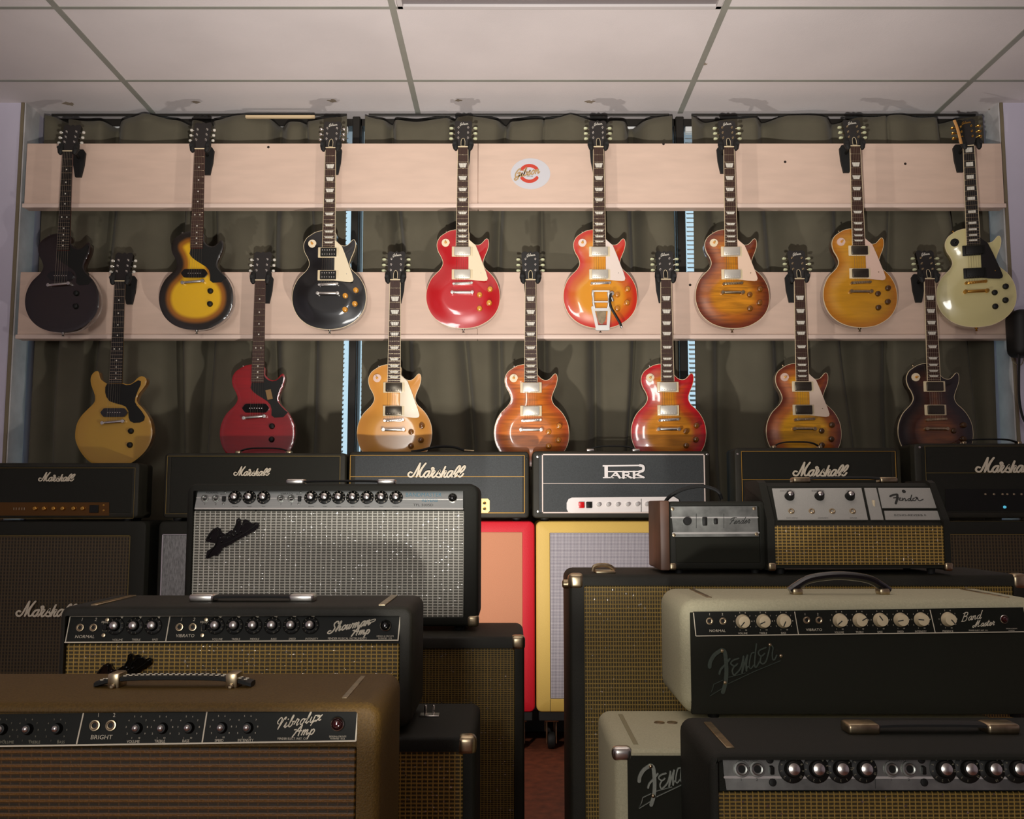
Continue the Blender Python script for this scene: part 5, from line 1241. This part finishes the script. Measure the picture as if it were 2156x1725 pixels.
# stitched handle on the lid
q0 = P(205, 1440, YV+.12); q1 = P(533, 1438, YV+.12); hz = zt+.006
h = strap(tv, (q0.x, YV+.12, zt), (q1.x, YV+.12, zt), .010, m=BLKPL, wd=.026, ends=False, thick=.008)
bm = B(); x = q0.x+.008
while x < q1.x-.008:
    u = (x-q0.x)/(q1.x-q0.x); zz = zt+.004+.010*(1-(2*u-1)**4)+.0045
    for dy in (-.010, .0): box(bm, x, x+.0052, YV+.12+dy-.0008, YV+.12+dy+.0008, zz-.001, zz+.0006, .0004, 1)
    x += .0085
obj('white_stitching', bm, INK, h, I)
for px in (247, 493):
    q = P(px, 1440, YV+.12); bm = B(); box(bm, q.x-.009, q.x+.009, YV+.12-.016, YV+.12+.016, zt-.001, zt+.021, .003, 2); box(bm, q.x-.004, q.x+.004, YV+.12-.022, YV+.12-.014, zt-.001, zt+.006, .002, 1); obj('handle_clip', bm, AGED, h, I)
bm = B(); x = xr-.055; box(bm, x-.004, x+.004, YV+.03, YV+.20, zt-.0005, zt+.0015, .0006, 1); obj('lid_strip', bm, AGED, tv, I)
feet(tv, xl+.05, xr-.05, YV+.04, YV+.19, 0, .02)

# ---- right: wide tweed-cloth cabinet ---------------------------------------------
YW2 = 2.26; plw = Plane(YW2); xl, xr = plw.at(1199, 1300).x, plw.at(2168, 1300).x; zt = plw.at(1700, 1210).z
tw = cabinet('speaker_cabinet', 'wide black speaker cabinet with olive gold cloth, right of the aisle', 'speaker cabinet', YW2, xl, xr, zt, .02, .27, TOLEX2, (.034, .034, .026, .03), .010, .024, bev=.008)
slab('grille_cloth', TWEED, tw, xl+.034, xr-.034, YW2+.003, YW2+.010, .05, zt-.026)
corner(tw, xl, YW2, zt, -1, AGED, .036); corner(tw, xr, YW2, zt, 1, AGED, .036)
feet(tw, xl+.06, xr-.06, YW2+.05, YW2+.22, 0, .02)
q = P(1272, 1203, YW2+.05); bm = B(); box(bm, q.x-.022, q.x+.026, YW2+.03, YW2+.09, zt-.001, zt+.006, .003, 2); tube(bm, smooth_pts([(q.x-.026, YW2+.06, zt+.003), (q.x-.02, YW2+.06, zt+.016), (q.x+.01, YW2+.06, zt+.017), (q.x+.026, YW2+.06, zt+.006)], 4), .005, 8)
obj('tilt_leg_bracket', bm, AGED, tw, I)
q = plw.at(1198, 1232); bm = B(); lathe(bm, [(0, 0), (.011, 0), (.011, .012), (.006, .015), (0, .015)], 16, Matrix.Translation((xl, YW2+.03, q.z)) @ Matrix.Rotation(R(-90), 4, 'Z')); obj('side_stud', bm, AGED, tw, I)
# small reverb box
YR = 2.28; zr = zt; plr = Plane(YR)
xa, xb_ = plr.at(1415, 1120).x, plr.at(1612, 1120).x; zta = plr.at(1500, 1056).z
ts2 = thing('reverb_unit', 'small black reverb box with scratched metal panel and brown wooden side, on the wide cabinet', 'reverb unit', ((xa+xb_)/2, YR, zr), 0, None)
bm = B(); shell(bm, xa-.006, xb_, zr+.010, zta, YR, .19, .014, .014, .012, .016, .006, .010, .004); obj('cabinet', bm, TOLEX, ts2, I)
slab('lower_panel', FACE, ts2, xa+.008, xb_-.014, YR+.001, YR+.006, zr+.026, zta-.012, .001)
bm = B(); q = plr.at(1390, 1190).x; box(bm, q, xa-.006, YR-.004, YR+.185, zr+.008, zta+.002, .004, 2); obj('side_board', bm, mat('brown_side_board', (92, 64, 48), .5, var=.2, vscale=20), ts2, I)
pr2 = Plane(YR-.012, plr.at(1500, 1130).z, R(5))
bm = B(); quad(bm, pr2, [(1418,1131),(1597,1130),(1593,1066),(1412,1067)], .0025); cp = obj('control_panel', bm, BRUSHD, ts2, I)
for x, y in ((1416,1072),(1588,1071),(1419,1127),(1593,1125)): screw(cp, pr2, x, y, AGED, 1.3)
bm = B(); pline(bm, pr2, [(1413,1090),(1595,1090)], 3.0, .0006, .0025); pline(bm, pr2, [(1417,1123),(1597,1122)], 4.0, .0006, .0025); obj('bright_trim', bm, mat('polished_trim', (240, 238, 230), .25, .6), cp, I)
knob(cp, pr2, 1446, 1098, 'barrel', 1.0, 0, .0025)
for x, w_, h_ in ((1483, 5, 9), (1506, 4, 6)):
    a, b_ = pr2.at(x-w_, 1098-h_, .0025), pr2.at(x+w_, 1098+h_, .0025); bm = B(); box(bm, a.x, b_.x, a.y-.010, a.y+.003, b_.z, a.z, .002, 2); obj('toggle_switch', bm, BLKPL, cp, I)
bm = B(); script(bm, 'Fender', pr2.mat(1535, 1104, .003), 6.5/pr2.ppm(1535, 1100), 1.5/pr2.ppm(1535, 1100), slant=.5, depth=.0005, rise=.05); pline(bm, pr2, [(1466,1082),(1466,1112)], 1, .0005, .0025); pline(bm, pr2, [(1524,1082),(1524,1112)], 1, .0005, .0025); obj('lettering', bm, INKD, cp, I)
feet(ts2, xa+.02, xb_-.02, YR+.03, YR+.15, zr, zr+.010, r=.010)
bm = B(); tube(bm, smooth_pts([tuple(P(x, y, YR+.09)) for x, y in [(1398,1062),(1410,1046),(1440,1030),(1478,1024),(1510,1034),(1520,1052)]], 5), .0045, 8); obj('power_cord', bm, RUBBER, ts2, I)
corner(ts2, xa-.006, YR, zr+.010, -1, AGED, .016, -1)
# echo unit
YE = 2.26; ple = Plane(YE); xa, xb_ = ple.at(1622, 1140).x, ple.at(1996, 1140).x; zlip = ple.at(1800, 1098).z; zf = ple.at(1800, 1176).z
te2 = thing('echo_unit', 'black echo unit with pale sloping control plate and gold cloth, on the wide cabinet', 'echo unit', ((xa+xb_)/2, YE, zr), 0, None)
ztop = P(1800, 1022, YE+.07).z
bm = B()
prof = [(YE+.004, zr+.014), (YE+.20, zr+.014), (YE+.20, ztop+.006), (YE+.085, ztop+.006), (YE+.070, ztop-.002), (YE+.016, zlip), (YE+.010, zlip-.006), (YE+.004, zlip-.012)]
for s, x in ((0, xa), (1, xb_)):
    pass
A = [bm.verts.new((xa+.010, y, z)) for y, z in prof]; Bv = [bm.verts.new((xb_-.010, y, z)) for y, z in prof]
for i in range(len(prof)):
    j = (i+1) % len(prof); bm.faces.new((A[i], A[j], Bv[j], Bv[i]))
bm.faces.new(A[::-1]); bm.faces.new(Bv)
for s, x0_, x1_ in ((0, xa-.008, xa+.010), (1, xb_-.010, xb_+.004)):
    pf = [(YE-.004, zr+.010), (YE+.206, zr+.010), (YE+.206, ztop+.012), (YE+.082, ztop+.012), (YE+.064, ztop+.006), (YE-.004, zlip+.004)]
    a_ = [bm.verts.new((x0_, y, z)) for y, z in pf]; b2 = [bm.verts.new((x1_, y, z)) for y, z in pf]
    for i in range(6): j = (i+1) % 6; bm.faces.new((a_[i], a_[j], b2[j], b2[i]))
    bm.faces.new(a_[::-1]); bm.faces.new(b2)
bmesh.ops.recalc_face_normals(bm, faces=bm.faces); obj('cabinet', bm, TOLEX, te2, I, sharp=25)
slab('grille_cloth', GOLDCLOTH, te2, xa+.010, xb_-.010, YE-.001, YE+.005, zr+.022, zlip-.010, .001)
tl = math.atan2(.054, ztop-.002-zlip); pe = Plane(YE+.015, zlip, tl)
def flatq(pts): bm = B(); quad(bm, pe, pts, .0025, .001); return bm
bm = flatq([(1637,1096),(1827,1096),(1813,1029),(1625,1030)])
cp = obj('control_plate', bm, SILVERP, te2, I)
for pts, nm in (([(1833,1096),(1860,1096),(1844,1029),(1819,1029)], 'switch_plate'), ([(1857,1071),(1976,1071),(1959,1029),(1848,1029)], 'badge_plate'), ([(1864,1096),(1983,1096),(1978,1077),(1861,1077)], 'name_plate')):
    bm = flatq(pts); o = obj(nm, bm, SILVERP, te2, I)
    if nm == 'switch_plate': swp = o
    if nm == 'badge_plate': bdp = o
    if nm == 'name_plate': nmp = o
for x, y in ((1662,1046),(1725,1046),(1789,1046)): knob(cp, pe, x, y, 'plain', .95, 0, .0035)
for x, y in ((1666,1077),(1709,1077),(1752,1077),(1795,1077)): jack(cp, pe, x, y, AGED, .8)
a, b_ = pe.at(1835, 1053, .0035), pe.at(1844, 1069, .0035); bm = B(); box(bm, a.x, b_.x, a.y-.010, a.y+.002, b_.z, a.z, .002, 2); obj('toggle_switch', bm, CREAMPL, swp, I)
bm = B()
for s, x, y in (('ECHO VOLUME',1655,1035),('REVERBERATION',1722,1035),('TONE',1786,1035),('FOOT SWITCH',1668,1092),('INSTRUMENT',1734,1092),('AMPLIFIER',1797,1092)): ptext(bm, pe, s, x, y, 2.6, .0042, xs=.95)
obj('lettering', bm, INKD, cp, I)
bm = B(); s = 1/pe.ppm(1900, 1055)/15.4; M = pe.mat(1907.5, 1048.5, .0038); fp = lambda x, y: ((x-730)*s, (515-y)*s)
for st, wd in (([(230,460),(330,410),(470,385)], 60), ([(475,400),(430,560),(345,730)], 72), ([(320,520),(500,500)], 26), ([(560,520),(500,540),(490,600),(540,622),(610,585)], 26), ([(500,575),(560,560)], 18), ([(610,530),(600,625)], 28), ([(605,600),(660,540),(690,545),(685,630),(740,600)], 26), ([(850,540),(790,560),(770,615),(810,625),(860,570)], 26), ([(940,410),(870,560),(870,630),(920,610)], 30), ([(1000,530),(950,545),(935,600),(980,625),(1030,590)], 26), ([(1040,500),(1080,500),(1060,560),(1110,520)], 28), ([(1110,525),(1100,590),(1140,625),(1270,575)], 22)):
    stroke(bm, [fp(*p) for p in st], wd*s, -.0006, 0, M=M, smooth=len(st) > 2)
lathe(bm, [(0, .0002), (.0048, .0002), (.0048, 0)], 16, pe.mat(1903, 1035, .0036)); obj('badge_lettering', bm, INKD, bdp, I)
bm = B(); ptext(bm, pe, 'ECHO-REVERB II', 1917, 1087, 4.6, .0042, xs=1.45); obj('name_lettering', bm, INKD, nmp, I)
q0 = P(1672, 1004, YE+.12); q1 = P(1885, 1004, YE+.12)
strap(te2, (q0.x, YE+.13, ztop+.006), (q1.x, YE+.13, ztop+.006), .010, endm=AGED, end=.04, wd=.026)
for x, s in ((xa, -1), (xb_, 1)): corner(te2, x+s*.006, YE-.004, zr+.010, s, AGED, .018, -1)
feet(te2, xa+.03, xb_-.03, YE+.03, YE+.17, zr, zr+.012, r=.010)

# ---- cream cabinet, cream head, silver-panel combo --------------------------------
YC = 1.60; plc = Plane(YC); xl = plc.at(1294, 1650).x; zc = plc.at(1400, 1578).z
tc_ = cabinet('speaker_cabinet', 'cream speaker cabinet with black front and metal script badge, right foreground', 'speaker cabinet', YC, xl, xl+.74, zc, .02, .30, CREAM, (.021, .021, .006, .03), .010, .022, bev=.010)
slab('front_panel', FACE, tc_, xl+.021, xl+.72, YC+.002, YC+.009, .05, zc-.006, .001)
feet(tc_, xl+.05, xl+.69, YC+.05, YC+.24, 0, .02)
bm = B(); q = plc.at(1306, 1560); box(bm, xl-.003, xl+.030, YC-.003, YC+.022, zc-.020, zc+.003, .009, 4); obj('corner_protector', bm, CHROME, tc_, I)
for px in (1388, 1415):
    q = P(px, 1507, YC+.19); bm = B(); lathe(bm, [(0, 0), (.010, 0), (.009, .0015), (.003, .0008), (0, .0008)], 18, Matrix.Translation((q.x, YC+.19, zc)) @ Matrix.Rotation(R(-90), 4, 'X')); obj('lid_washer', bm, AGED, tc_, I)
bm = B(); box(bm, xl+.035, xl+.043, YC+.03, YC+.26, zc-.0005, zc+.001, .0005, 1); obj('lid_seam', bm, mat('worn_cream_edge', (150, 142, 108), .6), tc_, I)
flat_logo(tc_, Plane(YC+.002), 1414, 1652, 142, mat('flat_metal_badge', (170, 176, 164), .4, .55, var=.15, vscale=200), .002)
YA = 1.36; pla = Plane(YA); xl = pla.at(1512, 1650).x; za = pla.at(1800, 1588).z
ta = cabinet('guitar_amplifier', 'black amplifier with long brushed silver knob panel, bottom right corner', 'amplifier', YA, xl-.012, xl+.66, za, .02, .235, TOLEX, (.012, .02, .004, .03), .016, .020, bev=.008)
slab('grille_cloth', GOLDCLOTH2, ta, xl, xl+.64, YA+.008, YA+.014, .05, Plane(YA+.008).at(1800, 1668).z)
pa = Plane(YA+.002, pla.at(1800, 1664).z, R(14))
bm = B(); quad(bm, pa, [(1529,1664),(2290,1664),(2290,1592),(1520,1592),(1523,1628)], .003); cp = obj('control_panel', bm, BRUSHD, ta, I)
bm = B(); pline(bm, pa, [(1522,1594),(2290,1594)], 3, .0015, .003); pline(bm, pa, [(1526,1637),(2290,1639)], 5, .0006, .003); obj('bright_trim', bm, mat('polished_trim', (240, 238, 230), .25, .6), cp, I)
for x in (1561, 1594, 1877, 1914): jack(cp, pa, x, 1620, BRUSHD, 1.15)
for x in (1624, 1943):
    a, b_ = pa.at(x-5, 1612, .003), pa.at(x+5, 1630, .003); bm = B(); box(bm, a.x, b_.x, a.y-.008, a.y+.002, b_.z, a.z, .001, 1); obj('rocker_switch', bm, BLKPL, cp, I)
    screw(cp, pa, x-3, 1600, BLKPL, 1.6); screw(cp, pa, x+3, 1648, BLKPL, 1.6)
for x in (1666, 1718, 1768, 1818, 1984, 2036, 2087, 2138, 2190, 2241): knob(cp, pa, x, 1620, 'skirt', 1.06, rnd.uniform(-60, 20), .003)
bm = B(); ptext(bm, pa, 'NORMAL', 1574, 1604, 6, .0036, xs=1.1); ptext(bm, pa, 'VIBRATO', 1889, 1604, 6, .0036, xs=1.1)
for i, x in ((1,1561),(2,1594),(1,1877),(2,1914)): ptext(bm, pa, str(i), x, 1645, 6, .0036)
pline(bm, pa, [(1841,1594),(1843,1660)], 1.2, .0005, .003); obj('lettering', bm, INKD, cp, I)
tail_logo(ta, Plane(YA+.008), 1700, 1790, 150, .004)
q0 = P(1782, 1520, YA+.13); q1 = P(2130, 1520, YA+.13)
strap(ta, (q0.x, YA+.13, za), (q1.x, YA+.13, za), .008, endm=AGED, end=.045, wd=.030)
bm = B(); q = P(1515, 1528, YA+.10); box(bm, q.x-.006, q.x+.006, YA+.03, YA+.19, za-.0005, za+.002, .0008, 1); obj('lid_strip', bm, AGED, ta, I)
feet(ta, xl+.05, xl+.60, YA+.05, YA+.2, 0, .02)
# cream head: sits on the cream cabinet
YM = 1.80; plm = Plane(YM); xl = plm.at(1452, 1400).x; zt = plm.at(1800, 1262).z; zb = zc+.012; xr = xl+.665
tm_ = cabinet('amplifier_head', 'cream amplifier head with black knob panel, cream knobs and curved black handle', 'amplifier head', YM, xl-.016, xr, zt, zb, .24, CREAM, (.018, .022, .024, .0165), .010, .030, bev=.016)
slab('front_panel', FACE, tm_, xl+.002, xr-.022, YM-.0015, YM+.010, zb+.001, zt-.024, .001)
pm = Plane(YM-.006, plm.at(1800, 1336).z, R(3))
bm = B(); quad(bm, pm, [(1465,1340),(2162,1331),(2153,1279),(1459,1289)], .002); cp = obj('control_panel', bm, BLACKP, tm_, I)
bm = B(); pline(bm, pm, [(1460,1291),(1465,1339)], 1.8, .0006, .002); pline(bm, pm, [(1466,1339.5),(2160,1330.5)], 1.8, .0006, .002); pline(bm, pm, [(1673,1289),(1681,1336)], 1.6, .0006, .002); pline(bm, pm, [(1958,1285),(1969,1333)], 1.6, .0006, .002)
obj('panel_border', bm, INK, cp, I)
for x, y in ((1494,1308),(1522,1308),(1698,1306),(1724,1306)): jack(cp, pm, x, y, AGED, .72)
for x, tn in ((1564,-140),(1607,-115),(1650,-155),(1768,-130),(1810,60),(1853,-35),(1896,-100),(1939,-85),(1996,140)): knob(cp, pm, x, 1309-(x-1564)*.011, 'pointer', 1.05, tn, .002)
bm = B()
for s, x in (('VOLUME',1564),('TREBLE',1607),('BASS',1650),('VOLUME',1767),('TREBLE',1810),('BASS',1853),('SPEED',1896),('INTENSITY',1939),('PRESENCE',1996)):
    y = 1336-(x-1564)*.011; ptext(bm, pm, s, x, y, 4, .0026, xs=.9)
    q = pm.mat(x, 1309-(x-1564)*.011, .0026); r_ = 19/pm.ppm(x, 1310)
    for i in range(1, 11):
        a = R(-160+(i-1)*320/9); text(bm, str(i), q @ Matrix.Translation((r_*math.sin(a), 0, r_*math.cos(a)-.0012)), 3/pm.ppm(x, 1310))
ptext(bm, pm, 'NORMAL', 1511, 1331, 5.2, .0026, xs=1.15); ptext(bm, pm, 'VIBRATO', 1714, 1329, 5.2, .0026, xs=1.15)
for i, x in ((1,1494),(2,1521),(1,1695),(2,1722)): ptext(bm, pm, str(i), x, 1296, 5, .0026)
k = 1/pm.ppm(2050, 1305); script(bm, 'Band', pm.mat(2024, 1309, .0026), 8*k, 1.2*k, slant=.4, depth=.0005, rise=.15); script(bm, 'Master', pm.mat(2050, 1321, .0026), 6.6*k, 1.2*k, slant=.4, depth=.0005, rise=.1)
ptext(bm, pm, 'FENDER ELECT. INST. CO.', 2060, 1329, 2.8, .0026, xs=.9); ptext(bm, pm, 'DESIGN & CIRCUITS', 2130, 1325, 2.2, .0026, xs=.85); ptext(bm, pm, 'PATENTED', 2130, 1329, 2.2, .0026, xs=.85)
obj('lettering', bm, INK, cp, I)
lamp_jewel(cp, pm, 2113, 1304, REDJ, .75)
flat_logo(tm_, Plane(YM-.0015), 1568, 1412, 154, mat('dull_dark_badge', (74, 82, 72), .5, .4, var=.15, vscale=200), .002)
# moulded handle
q0 = P(1676, 1245, YM+.10); q1 = P(1858, 1243, YM+.10)
bm = B(); tube(bm, smooth_pts([(q0.x-.012, YM+.10, zt+.006), (q0.x+.002, YM+.10, zt+.016), (q0.x+.03, YM+.10, zt+.030), ((q0.x+q1.x)/2, YM+.10, zt+.036), (q1.x-.03, YM+.10, zt+.030), (q1.x-.002, YM+.10, zt+.016), (q1.x+.012, YM+.10, zt+.006)], 5), .0085, 10, flat=1.2)
h = obj('handle', bm, BLKGLOSS, tm_, I)
for x in (q0.x, q1.x): bm = B(); box(bm, x-.010, x+.010, YM+.085, YM+.115, zt-.001, zt+.012, .004, 2); obj('handle_end', bm, AGED, h, I)
for x in (xl+.045, xr-.06): bm = B(); box(bm, x-.005, x+.005, YM+.03, YM+.21, zt-.0005, zt+.0012, .0006, 1); obj('lid_strip', bm, AGED, tm_, I)
feet(tm_, xl+.05, xr-.05, YM+.04, YM+.07, zc, zb, r=.012)
